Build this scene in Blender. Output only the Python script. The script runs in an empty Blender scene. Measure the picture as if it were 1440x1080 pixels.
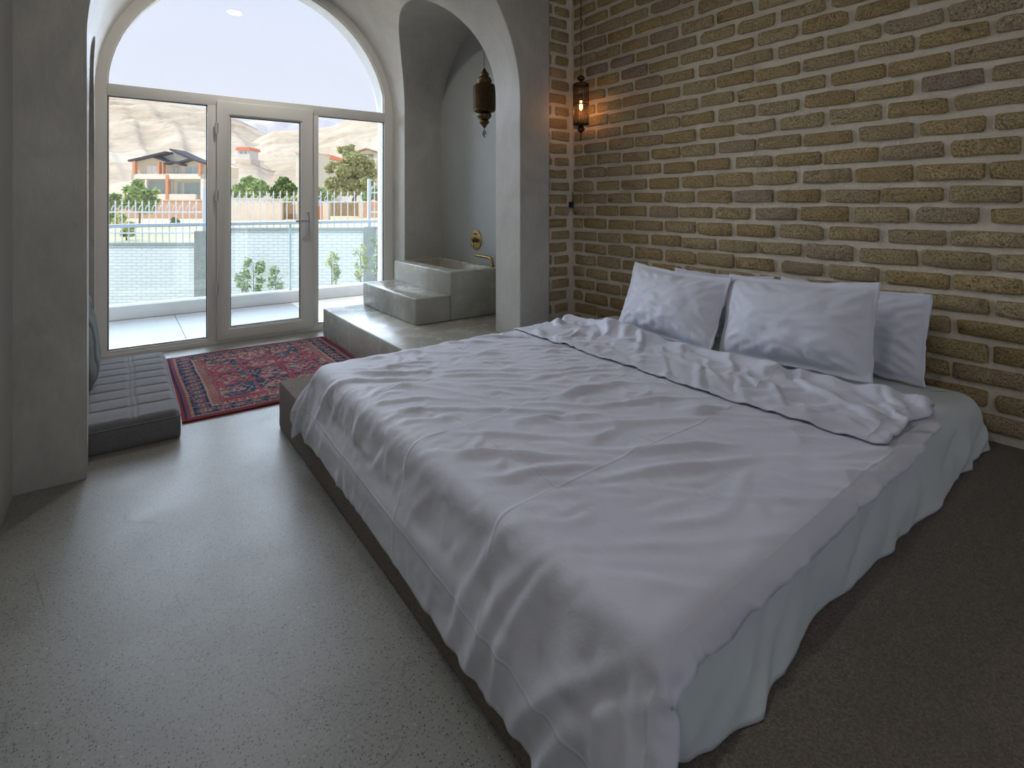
import bpy, bmesh, math, random, time
import numpy as np
from mathutils import Vector, Matrix, noise
T0 = time.time()
random.seed(7); rng = np.random.default_rng(7)
scn = bpy.context.scene
C = scn.collection
PI = math.pi

# ------------------------------------------------------------------ camera
FPX, CX, YH, H, TH = 745.0, 720.0, 288.0, 1.2, math.radians(36.4)
cd = bpy.data.cameras.new('camera'); cam = bpy.data.objects.new('camera', cd); C.objects.link(cam)
cam.location = (0, 0, H); cam.rotation_euler = (PI/2, 0, -TH)
cd.sensor_width = 36; cd.lens = 36*FPX/1440; cd.shift_y = -(540-YH)/1440
cd.clip_start = .02; cd.clip_end = 5000
scn.camera = cam

# ------------------------------------------------------------------ light
vs = scn.view_settings
vs.view_transform = 'Standard'; vs.look = 'None'; vs.gamma = 1; vs.use_curve_mapping = False
vs.exposure = 0.10
w = bpy.data.worlds.new('sky'); scn.world = w; w.use_nodes = True
nt = w.node_tree; nt.nodes.clear()
o_ = nt.nodes.new('ShaderNodeOutputWorld'); bg = nt.nodes.new('ShaderNodeBackground')
tc = nt.nodes.new('ShaderNodeTexCoord'); sx = nt.nodes.new('ShaderNodeSeparateXYZ'); cr = nt.nodes.new('ShaderNodeValToRGB')
nt.links.new(tc.outputs['Generated'], sx.inputs[0]); nt.links.new(sx.outputs['Z'], cr.inputs[0])
cr.color_ramp.elements[0].position = 0.0; cr.color_ramp.elements[0].color = (.86, .90, 1.0, 1)
cr.color_ramp.elements[1].position = .9; cr.color_ramp.elements[1].color = (.62, .74, 1.0, 1)
nt.links.new(cr.outputs[0], bg.inputs[0]); nt.links.new(bg.outputs[0], o_.inputs[0])
SKY = 0.96; LAMP_ALCOVE, FILL_ROOM = 12, 5.5
bg.inputs[1].default_value = SKY

def sun(name, frm, energy, angle, color):
    d = bpy.data.lights.new(name, 'SUN'); d.energy = energy; d.angle = math.radians(angle); d.color = color
    o = bpy.data.objects.new(name, d); C.objects.link(o)
    o.rotation_euler = Vector(frm).to_track_quat('Z', 'Y').to_euler(); return o
sun('sun', (-.62, .02, .78), 3.4, .6, (1, .93, .82))
sun('window_side_fill', (-.12, .93, .50), 7.2, 70, (.70, .83, 1.0))  # soft extra sun added on the window side to brighten the room

# ------------------------------------------------------------------ helpers
def ray(x, y):
    r = (x-CX)/FPX; u = (YH-y)/FPX
    return Vector((math.sin(TH)+r*math.cos(TH), math.cos(TH)-r*math.sin(TH), u))
def at(x, y, d):                      # a point of the view at depth d
    v = ray(x, y)*d; return Vector((v.x, v.y, H+v.z))
FW = Vector((math.sin(TH), math.cos(TH), 0)); RT = Vector((math.cos(TH), -math.sin(TH), 0))

def tag(o, label=None, cat=None, group=None, kind=None):
    if label: o['label'] = label
    if cat: o['category'] = cat
    if group: o['group'] = group
    if kind: o['kind'] = kind
    return o
def link(name, me, mat=None, parent=None, smooth=False, angle=None):
    o = bpy.data.objects.new(name, me); C.objects.link(o)
    if mat and not me.materials: me.materials.append(mat)
    if parent: o.parent = parent
    if smooth or angle:
        me.shade_smooth()
        if angle: me.set_sharp_from_angle(angle=math.radians(angle))
    return o
def empty(name, loc=(0, 0, 0), rot=(0, 0, 0), parent=None):
    o = bpy.data.objects.new(name, None); C.objects.link(o); o.location = loc; o.rotation_euler = rot
    o.empty_display_size = .1
    if parent: o.parent = parent
    return o
def mesh(name, v, f):
    me = bpy.data.meshes.new(name); me.from_pydata([tuple(p) for p in v], [], f); me.update(); return me
class MB:
    def __init__(s): s.v = []; s.f = []
    def add(s, v, f):
        n = len(s.v); s.v += [tuple(p) for p in v]; s.f += [tuple(i+n for i in q) for q in f]; return s
    def box(s, a, b, M=None):
        x0, y0, z0 = a; x1, y1, z1 = b
        v = [(x0,y0,z0),(x1,y0,z0),(x1,y1,z0),(x0,y1,z0),(x0,y0,z1),(x1,y0,z1),(x1,y1,z1),(x0,y1,z1)]
        if M: v = [M @ Vector(p) for p in v]
        return s.add(v, [(0,3,2,1),(4,5,6,7),(0,1,5,4),(1,2,6,5),(2,3,7,6),(3,0,4,7)])
    def tube(s, pts, r, n=8, cap=True):
        pts = [Vector(p) for p in pts]; rs = r if hasattr(r, '__len__') else [r]*len(pts)
        vs_ = []; fs = []; up = None
        for i, p in enumerate(pts):
            d = (pts[min(i+1, len(pts)-1)]-pts[max(i-1, 0)]).normalized()
            if up is None: up = d.orthogonal().normalized()
            a = (up-d*up.dot(d)).normalized(); b = d.cross(a); up = a
            for k in range(n):
                t = 2*PI*k/n; vs_.append(p+(a*math.cos(t)+b*math.sin(t))*rs[i])
        for i in range(len(pts)-1):
            for k in range(n):
                k2 = (k+1) % n; fs.append((i*n+k, i*n+k2, (i+1)*n+k2, (i+1)*n+k))
        if cap: fs.append(tuple(range(n))[::-1]); fs.append(tuple((len(pts)-1)*n+k for k in range(n)))
        return s.add(vs_, fs)
    def lathe(s, prof, c=(0, 0, 0), n=24):
        vs_ = []; fs = []
        for r, z in prof:
            for k in range(n):
                t = 2*PI*k/n; vs_.append((c[0]+r*math.cos(t), c[1]+r*math.sin(t), c[2]+z))
        for i in range(len(prof)-1):
            for k in range(n):
                k2 = (k+1) % n; fs.append((i*n+k, i*n+k2, (i+1)*n+k2, (i+1)*n+k))
        return s.add(vs_, fs)
    def prism(s, poly, axis, a, b):        # poly of 2-D points extruded along axis from a to b
        def P(p, t): return {'x': (t, p[0], p[1]), 'y': (p[0], t, p[1]), 'z': (p[0], p[1], t)}[axis]
        n = len(poly); v = [P(p, a) for p in poly]+[P(p, b) for p in poly]
        f = [tuple(range(n))[::-1], tuple(range(n, 2*n))]+[(i, (i+1) % n, n+(i+1) % n, n+i) for i in range(n)]
        return s.add(v, f)
    def build(s, name, mat, parent=None, smooth=False, angle=None, bevel=0, seg=2):
        me = mesh(name, s.v, s.f)
        bm = bmesh.new(); bm.from_mesh(me); bmesh.ops.recalc_face_normals(bm, faces=bm.faces); bm.to_mesh(me); bm.free()
        o = link(name, me, mat, parent, smooth, angle)
        if bevel: bev(o, bevel, seg)
        return o
def bev(o, wd, seg=2):
    bm = bmesh.new(); bm.from_mesh(o.data)
    es = [e for e in bm.edges if len(e.link_faces) == 2 and e.calc_face_angle(0) > .6]
    bmesh.ops.bevel(bm, geom=es, offset=wd, segments=seg, profile=.5, affect='EDGES')
    bm.to_mesh(o.data); bm.free(); o.data.shade_smooth(); o.data.set_sharp_from_angle(angle=math.radians(40))
def boolean(o, cutters, op='DIFFERENCE'):
    for c in cutters:
        m = o.modifiers.new('b', 'BOOLEAN'); m.operation = op; m.object = c; m.solver = 'EXACT'
    dg = bpy.context.evaluated_depsgraph_get(); dg.update()
    me = bpy.data.meshes.new_from_object(o.evaluated_get(dg)); o.modifiers.clear(); o.data = me
    for c in cutters: bpy.data.objects.remove(c)

# ------------------------------------------------------------------ materials
class N:
    def __init__(s, name, rough=.6, spec=.5, metal=0):
        s.m = bpy.data.materials.new(name); s.m.use_nodes = True; s.t = s.m.node_tree
        s.b = s.t.nodes['Principled BSDF']; s.b.inputs['Roughness'].default_value = rough
        s.b.inputs['Specular IOR Level'].default_value = spec; s.b.inputs['Metallic'].default_value = metal
        s.co = None
    def n(s, typ, **k):
        q = s.t.nodes.new('ShaderNode'+typ)
        for a, b in k.items():
            if a[0] == 'i' and a[1:].isdigit(): 
                if hasattr(b, 'is_output'): s.t.links.new(b, q.inputs[int(a[1:])])
                else: q.inputs[int(a[1:])].default_value = b
            else: setattr(q, a, b)
        return q
    def coord(s, kind='Object', scale=(1, 1, 1)):
        c = s.n('TexCoord').outputs[kind]
        if scale != (1, 1, 1):
            m = s.n('Mapping'); s.t.links.new(c, m.inputs[0]); m.inputs['Scale'].default_value = scale; return m.outputs[0]
        return c
    def noise(s, c, scale, detail=3, rough=.55, dist=0):
        q = s.n('TexNoise'); s.t.links.new(c, q.inputs['Vector']); q.inputs['Scale'].default_value = scale
        q.inputs['Detail'].default_value = detail; q.inputs['Roughness'].default_value = rough; q.inputs['Distortion'].default_value = dist
        return q.outputs['Fac']
    def voro(s, c, scale, out='Distance', feature='F1'):
        q = s.n('TexVoronoi'); q.feature = feature; s.t.links.new(c, q.inputs['Vector']); q.inputs['Scale'].default_value = scale
        return q.outputs[out]
    def ramp(s, fac, stops, interp='LINEAR'):
        q = s.n('ValToRGB'); s.t.links.new(fac, q.inputs[0]); e = q.color_ramp.elements; q.color_ramp.interpolation = interp
        while len(e) < len(stops): e.new(.5)
        for i, (p, c) in enumerate(stops):
            e[i].position = p; e[i].color = (c, c, c, 1) if not hasattr(c, '__len__') else (*c, 1)
        return q.outputs[0]
    def mix(s, fac, a, b, blend='MIX'):
        q = s.n('Mix', data_type='RGBA', blend_type=blend)
        for i, v in ((0, fac), (6, a), (7, b)):
            if hasattr(v, 'is_output'): s.t.links.new(v, q.inputs[i])
            else: q.inputs[i].default_value = v if i == 0 else (*v, 1)
        return q.outputs[2]
    def math(s, op, a, b=0.0, c=0.0):
        q = s.n('Math', operation=op)
        for i, v in enumerate((a, b, c)):
            if hasattr(v, 'is_output'): s.t.links.new(v, q.inputs[i])
            else: q.inputs[i].default_value = v
        return q.outputs[0]
    def color(s, c):
        if hasattr(c, 'is_output'): s.t.links.new(c, s.b.inputs['Base Color'])
        else: s.b.inputs['Base Color'].default_value = (*c, 1)
        return s
    def rough(s, c): s.t.links.new(c, s.b.inputs['Roughness']); return s
    def bump(s, h, dist=.01, strength=1.0, bevel=0):
        q = s.n('Bump'); s.t.links.new(h, q.inputs['Height']); q.inputs['Distance'].default_value = dist; q.inputs['Strength'].default_value = strength
        if bevel:
            bv = s.n('Bevel', samples=4); bv.inputs['Radius'].default_value = bevel; s.t.links.new(bv.outputs[0], q.inputs['Normal'])
        s.t.links.new(q.outputs[0], s.b.inputs['Normal']); return s
def flat(name, c, rough=.6, spec=.5, metal=0):
    return N(name, rough, spec, metal).color(c).m

def m_plaster(name, a, b, rough=.5, bevel=.012, sc=1.0):
    g = N(name, rough, .4); c = g.coord()
    st = g.coord(scale=(1.0, 1.0, .35))
    n1 = g.noise(c, 1.7*sc, 5, .6, 1.2); n2 = g.noise(st, 14*sc, 6, .7, 2.0); n3 = g.noise(c, 60, 3, .6)
    m = g.math('ADD', g.math('MULTIPLY', n1, .6), g.math('MULTIPLY', n2, .4))
    g.color(g.ramp(m, [(.30, b), (.70, a)]))
    g.rough(g.ramp(n2, [(.3, rough-.12), (.7, rough+.12)]))
    return g.bump(g.math('ADD', n2, g.math('MULTIPLY', n3, .25)), .006, .35, bevel).m
PLASTER = m_plaster('grey_plaster', (.60, .575, .52), (.38, .365, .33))
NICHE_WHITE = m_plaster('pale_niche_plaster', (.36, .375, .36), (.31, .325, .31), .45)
WALLW = m_plaster('pale_wall_plaster', (.60, .60, .56), (.52, .52, .48), .6)
def m_concrete():
    g = N('polished_concrete', .25, .35); c = g.coord(); n1 = g.noise(c, 1.9, 4, .5, .3); n2 = g.noise(c, 7, 5, .6, 0)
    m = g.math('ADD', g.math('MULTIPLY', n1, .7), g.math('MULTIPLY', n2, .3)); g.color(g.ramp(m, [(.28, (.27, .26, .225)), (.5, (.37, .355, .305)), (.72, (.47, .45, .39))]))
    g.rough(g.ramp(n2, [(.3, .16), (.7, .34)])); return g.bump(n2, .002, .25, .012).m
CONCRETE = m_concrete()

def m_terrazzo():
    g = N('terrazzo', .3, .2); c = g.coord()
    base = g.ramp(g.noise(c, 2.2, 4, .6, .6), [(.3, (.215, .205, .185)), (.7, (.29, .28, .255))])
    fine = g.noise(c, 130, 2, .6)
    base = g.mix(g.ramp(fine, [(.40, .0), (.75, .5)]), base, (.40, .385, .35))
    wn = g.n('TexNoise'); g.t.links.new(c, wn.inputs['Vector']); wn.inputs['Scale'].default_value = 160; wv = g.n('VectorMath', operation='SCALE'); g.t.links.new(wn.outputs['Color'], wv.inputs[0]); wv.inputs['Scale'].default_value = .006; wa = g.n('VectorMath', operation='ADD'); g.t.links.new(c, wa.inputs[0]); g.t.links.new(wv.outputs[0], wa.inputs[1])
    v = g.n('TexVoronoi'); g.t.links.new(wa.outputs[0], v.inputs['Vector']); v.inputs['Scale'].default_value = 150
    pick = g.n('SeparateColor'); g.t.links.new(v.outputs['Color'], pick.inputs[0])
    inside = g.ramp(g.math('ADD', v.outputs['Distance'], g.math('MULTIPLY', pick.outputs[2], .22)), [(.34, 1.0), (.46, .0)])
    dark = g.math('MULTIPLY', inside, g.ramp(pick.outputs[0], [(.52, 0.0), (.56, 1.0)]))
    chip = g.ramp(pick.outputs[1], [(0, (.055, .06, .07)), (.5, (.11, .105, .095)), (1, (.16, .14, .115))])
    col = g.mix(dark, base, chip)
    v2 = g.n('TexVoronoi'); g.t.links.new(c, v2.inputs['Vector']); v2.inputs['Scale'].default_value = 75
    p2 = g.n('SeparateColor'); g.t.links.new(v2.outputs['Color'], p2.inputs[0])
    li = g.math('MULTIPLY', g.ramp(v2.outputs['Distance'], [(.14, 1.0), (.24, .0)]), g.ramp(p2.outputs[0], [(.90, 0.0), (.92, 1.0)]))
    col = g.mix(g.math('MULTIPLY', li, .8), col, (.46, .44, .39))
    # long scratches
    w1 = g.n('TexNoise'); g.t.links.new(g.coord(scale=(.9, .35, 1)), w1.inputs['Vector']); w1.inputs['Scale'].default_value = 2.2; w1.inputs['Distortion'].default_value = .4
    scr = g.ramp(g.math('ABSOLUTE', g.math('SUBTRACT', w1.outputs['Fac'], .5)), [(.0, 1.0), (.0016, .0)])
    col = g.mix(g.math('MULTIPLY', scr, g.ramp(g.noise(c, 3.1, 2), [(.52, 0.0), (.6, .45)])), col, (.10, .09, .08))
    g.color(col)
    g.rough(g.ramp(g.noise(c, 3.5, 5, .65, .5), [(.3, .32), (.7, .44)]))
    return g.bump(fine, .0002, .3).m
TERRAZZO = m_terrazzo()
def m_carpet():
    g = N('dark_carpet', .95, .1); c = g.coord()
    n = g.noise(c, 230, 4, .75); n2 = g.noise(c, 9, 4, .6, .5); n3 = g.noise(c, 620, 2, .6)
    col = g.ramp(n, [(.36, (.10, .075, .058)), (.5, (.28, .225, .185)), (.66, (.56, .47, .40))])
    col = g.mix(g.ramp(n2, [(.35, .0), (.7, .35)]), col, (.17, .14, .122))
    g.color(col); g.b.inputs['Sheen Weight'].default_value = .6; g.b.inputs['Sheen Roughness'].default_value = .5; g.b.inputs['Sheen Tint'].default_value = (.9, .8, .7, 1)
    return g.bump(g.math('ADD', n, g.math('MULTIPLY', n3, .4)), .02, 1.0).m
CARPET = m_carpet()
def m_brick():
    g = N('tan_brick', .9, .2); c = g.coord(); oi = g.n('ObjectInfo')
    off = g.n('VectorMath', operation='ADD'); g.t.links.new(c, off.inputs[0])
    sc = g.n('VectorMath', operation='SCALE'); cb = g.n('CombineXYZ'); 
    for i in range(3): g.t.links.new(oi.outputs['Random'], cb.inputs[i])
    g.t.links.new(cb.outputs[0], sc.inputs[0]); sc.inputs['Scale'].default_value = 37.0; g.t.links.new(sc.outputs[0], off.inputs[1])
    v = off.outputs[0]
    tone = g.ramp(oi.outputs['Random'], [(0, (.64, .46, .23)), (.25, (.76, .56, .28)), (.45, (.70, .53, .31)), (.62, (.77, .60, .36)), (.80, (.66, .50, .31)), (.95, (.70, .53, .36)), (1, (.56, .41, .35))])
    n1 = g.noise(v, 22, 7, .75, .6); n2 = g.noise(v, 120, 4, .8)
    col = g.mix(g.ramp(n1, [(.30, .55), (.62, 0.0)]), tone, (.40, .31, .19))
    col = g.mix(g.ramp(n1, [(.55, 0.0), (.8, .5)]), col, (.58, .49, .34))
    col = g.mix(g.ramp(n2, [(.35, .9), (.44, 0.0)]), col, (.17, .125, .08))
    blot = g.noise(v, 7.0, 5, .75, 1.5)
    col = g.mix(g.ramp(blot, [(.28, .9), (.36, 0.0)]), col, (.11, .08, .05))
    g.color(col)
    h = g.math('ADD', g.math('MULTIPLY', n1, .9), g.math('MULTIPLY', g.ramp(n2, [(.3, 0.0), (.5, 1.0)]), .35))
    return g.bump(h, .02, 1.0).m
BRICK = m_brick()
def m_mortar():
    g = N('pale_mortar', .95, .15); c = g.coord()
    n1 = g.noise(c, 6, 5, .6); n2 = g.noise(c, 70, 4, .7); n3 = g.noise(c, 25, 5, .6)
    g.color(g.ramp(n1, [(.3, (.70, .62, .51)), (.7, (.84, .76, .64))]))
    return g.bump(g.math('ADD', n2, n3), .012, .7).m
MORTAR = m_mortar()
def m_cloth(name, a, b, weave=900, rough=.6, sheen=.3, lines=False):
    g = N(name, rough, .25); c = g.coord()
    g.color(g.ramp(g.noise(c, 3, 2), [(.3, a), (.7, b)])); g.b.inputs['Sheen Weight'].default_value = sheen
    wv = g.noise(g.coord(scale=(1, 1, 1)), weave, 2)
    f = g.noise(c, 26, 5, .6, .8)
    h = g.math('ADD', g.math('MULTIPLY', wv, .03), g.math('MULTIPLY', f, .25))
    if lines:   # ironed fold creases left in the cloth, in the cloth's own UV space
        uv = g.n('SeparateXYZ'); g.t.links.new(g.n('UVMap').outputs[0], uv.inputs[0])
        for k, (per, o) in enumerate(((.42, .1), (.46, .2))):
            fr = g.math('ABSOLUTE', g.math('SUBTRACT', g.math('FRACT', g.math('ADD', g.math('DIVIDE', uv.outputs[k], per), o)), .5))
            ln = g.ramp(fr, [(0.0, 1.0), (.016, 0.0)])
            h = g.math('ADD', h, g.math('MULTIPLY', ln, .22))
    return g.bump(h, .012, .55).m
DUVET = m_cloth('white_cotton', (.63, .63, .72), (.69, .69, .78), lines=True)
PILLOWC = m_cloth('white_pillow_cotton', (.70, .71, .80), (.75, .76, .85))
SHEET = m_cloth('pale_sheet_cotton', (.62, .67, .68), (.68, .72, .73))
def m_fabric(name, c1, c2, sc=380):
    g = N(name, .9, .2); c = g.coord(); n = g.noise(c, sc, 3, .7); n2 = g.noise(c, 8, 3)
    col = g.ramp(n, [(.35, c1), (.65, c2)]); g.color(col); g.b.inputs['Sheen Weight'].default_value = .35
    return g.bump(g.math('ADD', n, g.math('MULTIPLY', n2, .3)), .004, .8).m
GREYFAB = m_fabric('charcoal_upholstery', (.12, .117, .12), (.28, .275, .285))
GREENFAB = m_fabric('grey_green_wool', (.035, .055, .05), (.11, .145, .135), 260)
FRAME = flat('window_frame_white', (.78, .76, .71), .35)
GASKET = flat('black_gasket', (.02, .02, .03), .6)
STEEL = flat('satin_steel', (.6, .6, .6), .28, .5, 1)
HINGE = flat('hinge_white', (.7, .69, .66), .35)
def m_brass(name, a, b, rough=.38, stripes=False):
    g = N(name, rough, .5, 1); c = g.coord(); n = g.noise(c, 40, 4)
    g.color(g.ramp(n, [(.3, a), (.7, b)]))
    if stripes:
        q = g.n('TexWave', bands_direction='Z'); g.t.links.new(c, q.inputs[0]); q.inputs['Scale'].default_value = 70; q.inputs['Distortion'].default_value = .3
        g.bump(g.math('ADD', q.outputs['Fac'], n), .003, .8)
    else: g.bump(g.voro(c, 170), .002, .8)
    return g.m
BRASS = m_brass('brushed_brass', (.26, .165, .06), (.40, .27, .11), .33)
OLDBRASS = m_brass('aged_brass', (.07, .045, .022), (.18, .12, .06), .42)
OLDBRASS_R = m_brass('aged_ribbed_brass', (.07, .045, .024), (.13, .085, .045), .40, True)
BRONZE = flat('dark_bronze', (.10, .065, .04), .45, .5, .9)
def m_glass(name, tint=(1, 1, 1), refl=1.0):
    m = bpy.data.materials.new(name); m.use_nodes = True; t = m.node_tree; t.nodes.clear()
    o = t.nodes.new('ShaderNodeOutputMaterial'); mx = t.nodes.new('ShaderNodeMixShader'); tr = t.nodes.new('ShaderNodeBsdfTransparent')
    gl = t.nodes.new('ShaderNodeBsdfGlossy'); gl.inputs['Roughness'].default_value = .0; fr = t.nodes.new('ShaderNodeFresnel'); fr.inputs[0].default_value = 1.45
    tr.inputs[0].default_value = (*tint, 1); gl.inputs[0].default_value = (refl, refl, refl, 1)
    t.links.new(fr.outputs[0], mx.inputs[0]); t.links.new(tr.outputs[0], mx.inputs[1]); t.links.new(gl.outputs[0], mx.inputs[2]); t.links.new(mx.outputs[0], o.inputs[0])
    return m
GLASS = m_glass('clear_glass'); GLASSB = m_glass('balustrade_glass', (.90, .965, .985))

# ------------------------------------------------------------------ room shell
st = dict(kind='structure')
fl = MB().box((-1.1, -2.6, -.12), (3.1, 5.20, 0)).build('floor', TERRAZZO); tag(fl, 'polished grey terrazzo floor with dark chips', **st)
wl = MB().box((-.56, -2.6, 0), (-.36, 3.0, 3.4)).build('wall_left', WALLW); tag(wl, 'pale plastered wall at the far left edge', **st)
tr1 = MB().box((-.36, -1.0, 0), (-.352, 2.62, 3.3)).build('trim_1', flat('cream_trim', (.72, .71, .62), .5)); tag(tr1, 'cream strip on the left wall', **st)
wb = MB(); [wb.box(*q) for q in (((-.56, -2.8, 0), (3.1, -2.6, .8)), ((-.56, -2.8, 2.9), (3.1, -2.6, 3.4)), ((-.56, -2.8, .8), (-.2, -2.6, 2.9)), ((2.7, -2.8, .8), (3.1, -2.6, 2.9)))]; wb = wb.build('wall_back', WALLW); tag(wb, 'plastered wall behind the camera', **st)  # opening added in this unseen wall to let in fill light
ce = MB().box((-1.1, -2.8, 3.3), (3.1, 3.05, 3.5)).build('ceiling', WALLW); tag(ce, 'plastered ceiling above the bed', **st)

# the vaulted alcove: a masonry mass with the barrel and two side niches taken out of it
Y0, Y1 = 2.97, 5.22
def prof(Y):
    t = (Y-Y0)/(Y1-Y0); xl = -.122+t*(-.163+.122); xr = 2.262+t*(2.285-2.262); z0 = 1.93+t*(2.10-1.93)
    return xl, xr, z0
def vault_poly(Y, zb=-.15, n=56, grow=0):
    xl, xr, z0 = prof(Y); c = (xl+xr)/2; R = (xr-xl)/2+grow
    pts = [(c-R, zb)]+[(c-R*math.cos(PI*i/n), z0+R*math.sin(PI*i/n)) for i in range(n+1)]+[(c+R, zb)]
    return [(x, Y, z) for x, z in pts]
blk = MB().box((-.9, 2.97, 0), (3.1, 5.22, 3.7)).build('wall_alcove', PLASTER)
NS = 8; rings = [vault_poly(2.8+(5.4-2.8)*i/NS) for i in range(NS+1)]; n = len(rings[0])
vb = MB(); vb.v = [p for r in rings for p in r]
vb.f = [tuple(range(n)), tuple((NS*n+k) for k in range(n))[::-1]]+[(i*n+k, (i+1)*n+k, (i+1)*n+(k+1) % n, i*n+(k+1) % n) for i in range(NS) for k in range(n)]
vc = vb.build('cut', None)
def arch_poly(y0, y1, zs, zb=-.15, n=40):
    c = (y0+y1)/2; R = (y1-y0)/2
    return [(y0, zb)]+[(c-R*math.cos(PI*i/n), zs+R*math.sin(PI*i/n)) for i in range(n+1)]+[(y1, zb)]
n1 = MB().prism(arch_poly(3.275, 4.905, 2.065), 'x', 1.35, 2.695).build('cut', None)
n2 = MB().prism(arch_poly(3.30, 4.85, 1.42), 'x', -.60, .6).build('cut', None)
bx = MB().box((2.53, 2.8, -.1), (3.2, 3.052, 4)).build('cut', None)
boolean(blk, [vc, n1, n2, bx]); blk.data.shade_smooth(); blk.data.set_sharp_from_angle(angle=math.radians(35))
if not blk.data.materials: blk.data.materials.append(PLASTER)
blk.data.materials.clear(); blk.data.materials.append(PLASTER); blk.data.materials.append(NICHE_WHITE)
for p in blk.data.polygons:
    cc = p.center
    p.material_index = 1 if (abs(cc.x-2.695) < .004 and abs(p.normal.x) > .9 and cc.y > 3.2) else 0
tag(blk, 'grey plastered vaulted alcove with a deep arched bath niche', **st)
# raised carpeted platform and the concrete landing
cp = MB().box((.685, -2.6, 0), (2.83, 3.052, .25)).build('floor_platform', CARPET, bevel=.012); tag(cp, 'raised platform covered in dark brown carpet under the bed', **st)

# brick wall: mortar bed + single bricks
XB = 2.826
wr = MB().box((XB, -2.6, 0), (3.1, 3.06, 3.4)).build('wall_right', MORTAR); tag(wr, 'wall of tan bricks with wide pale mortar joints', **st)
wf = MB().box((2.532, 3.044, .0), (XB+.002, 3.12, 3.4)).build('wall_far', MORTAR); tag(wf, 'narrow return of tan bricks beside the grey pillar', **st)
def brick_mesh(L, Hh, seed):
    r = random.Random(seed); a, b = L/2, Hh/2; j = lambda s: r.uniform(-s, s)
    c1 = [r.uniform(.005, .012)+(.018 if r.random() < .15 else 0) for _ in range(4)]; c2 = [r.uniform(.004, .010)+(.010 if r.random() < .15 else 0) for _ in range(4)]
    P = [(-a+c1[0], -b), (j(.03), -b+j(.003)), (a-c1[1], -b), (a, -b+c2[1]), (a+j(.002), b-c2[2]), (a-c1[2], b), (j(.03), b+j(.003)), (-a+c1[3], b), (-a, b-c2[3]), (-a+j(.002), -b+c2[0])]
    P = [(x+j(.0035), y+j(.003)) for x, y in P]; n = len(P); tx, ty = j(.003), j(.002)
    d = lambda x, y: .016+tx*x/a+ty*y/b
    v = [(x, y, -.012) for x, y in P]+[(x*1.0, y*1.0, d(x, y)-.007) for x, y in P]+[(x*(1-.008/a), y*(1-.007/b), d(x, y)+j(.0012)) for x, y in P]+[(j(.02), j(.006), d(0, 0)+j(.002))]
    f = [(i, (i+1) % n, n+(i+1) % n, n+i) for i in range(n)]+[(n+i, n+(i+1) % n, 2*n+(i+1) % n, 2*n+i) for i in range(n)]+[(2*n+i, 2*n+(i+1) % n, 3*n) for i in range(n)]
    me = mesh('brick', v, f); me.materials.append(BRICK); me.shade_smooth(); return me
VAR = [brick_mesh(.225+random.uniform(-.009, .008), .067+random.uniform(-.004, .005), 100+i) for i in range(36)]
HALF = [brick_mesh(.105+random.uniform(-.012, .01), .064+random.uniform(-.004, .004), 300+i) for i in range(12)]
RZ = Matrix(((0, 0, -1, 0), (-1, 0, 0, 0), (0, 1, 0, 0), (0, 0, 0, 1)))   # brick face turned to -X, length along Y
RF = Matrix(((1, 0, 0, 0), (0, 0, -1, 0), (0, 1, 0, 0), (0, 0, 0, 1)))    # face turned to -Y
stuff = MB(); nb = 0
ZT = 3.3
def row_z(k): return 1.245+(.0955 if k > 0 else .0925)*k
for k in range(-10, 22):
    z = row_z(k)
    if z > 3.24: break
    ph = 2.905 if k % 2 == 0 else 3.03
    ph += random.uniform(-.014, .014)
    y = ph
    first = True
    while y > -2.4:
        c = y-.1225; me = random.choice(VAR); dy = random.uniform(-.006, .006)
        if first:                                  # closer next to the corner
            gap = 3.035-y
            if gap > .07:
                hm = random.choice(HALF); o = link('brick', hm, None, wr); s = (gap-.03)/.105
                o.matrix_local = Matrix.Translation((XB, y+gap/2, z)) @ RZ @ Matrix.Diagonal((s, 1, 1, 1)); nb += 1
            first = False
        L = .2225
        cc = c
        if c+L/2 > 3.04:
            y -= .245; continue
        M = Matrix.Translation((XB, cc+dy, z+random.uniform(-.004, .004))) @ Matrix.Rotation(random.uniform(-.012, .012), 4, 'X') @ RZ @ Matrix.Diagonal((random.uniform(.95, 1.02), random.uniform(.94, 1.06), random.uniform(.8, 1.25), 1))
        if c > .36 and z < 2.80 and nb < 298:
            o = link('brick', me, None, wr); o.matrix_local = M; nb += 1
        else:
            mm = [M @ v.co for v in me.vertices]; stuff.add(mm, [tuple(p.vertices) for p in me.polygons])
        y -= .245
so = stuff.build('brickwork', BRICK, wr, smooth=True); so['kind'] = 'stuff'
for k in range(-9, 21):
    z = row_z(k)
    parts = [(2.62, .15), (2.755, .11)] if k % 2 else [(2.665, .235)]
    if k % 2: parts = [(2.565, .055), (2.70, .17)] if k % 4 == 1 else [(2.575, .07), (2.715, .15)]
    else: parts = [(2.655, .21), (2.80, .03)][:1]
    for xc, L in parts:
        me = random.choice(HALF if L < .16 else VAR); s = L/(.105 if L < .16 else .222)
        o = link('brick', me, None, wf)
        o.matrix_local = Matrix.Translation((xc+random.uniform(-.004, .004), 3.044, z+random.uniform(-.003, .003))) @ RF @ Matrix.Diagonal((s, 1, .8, 1))
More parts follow.
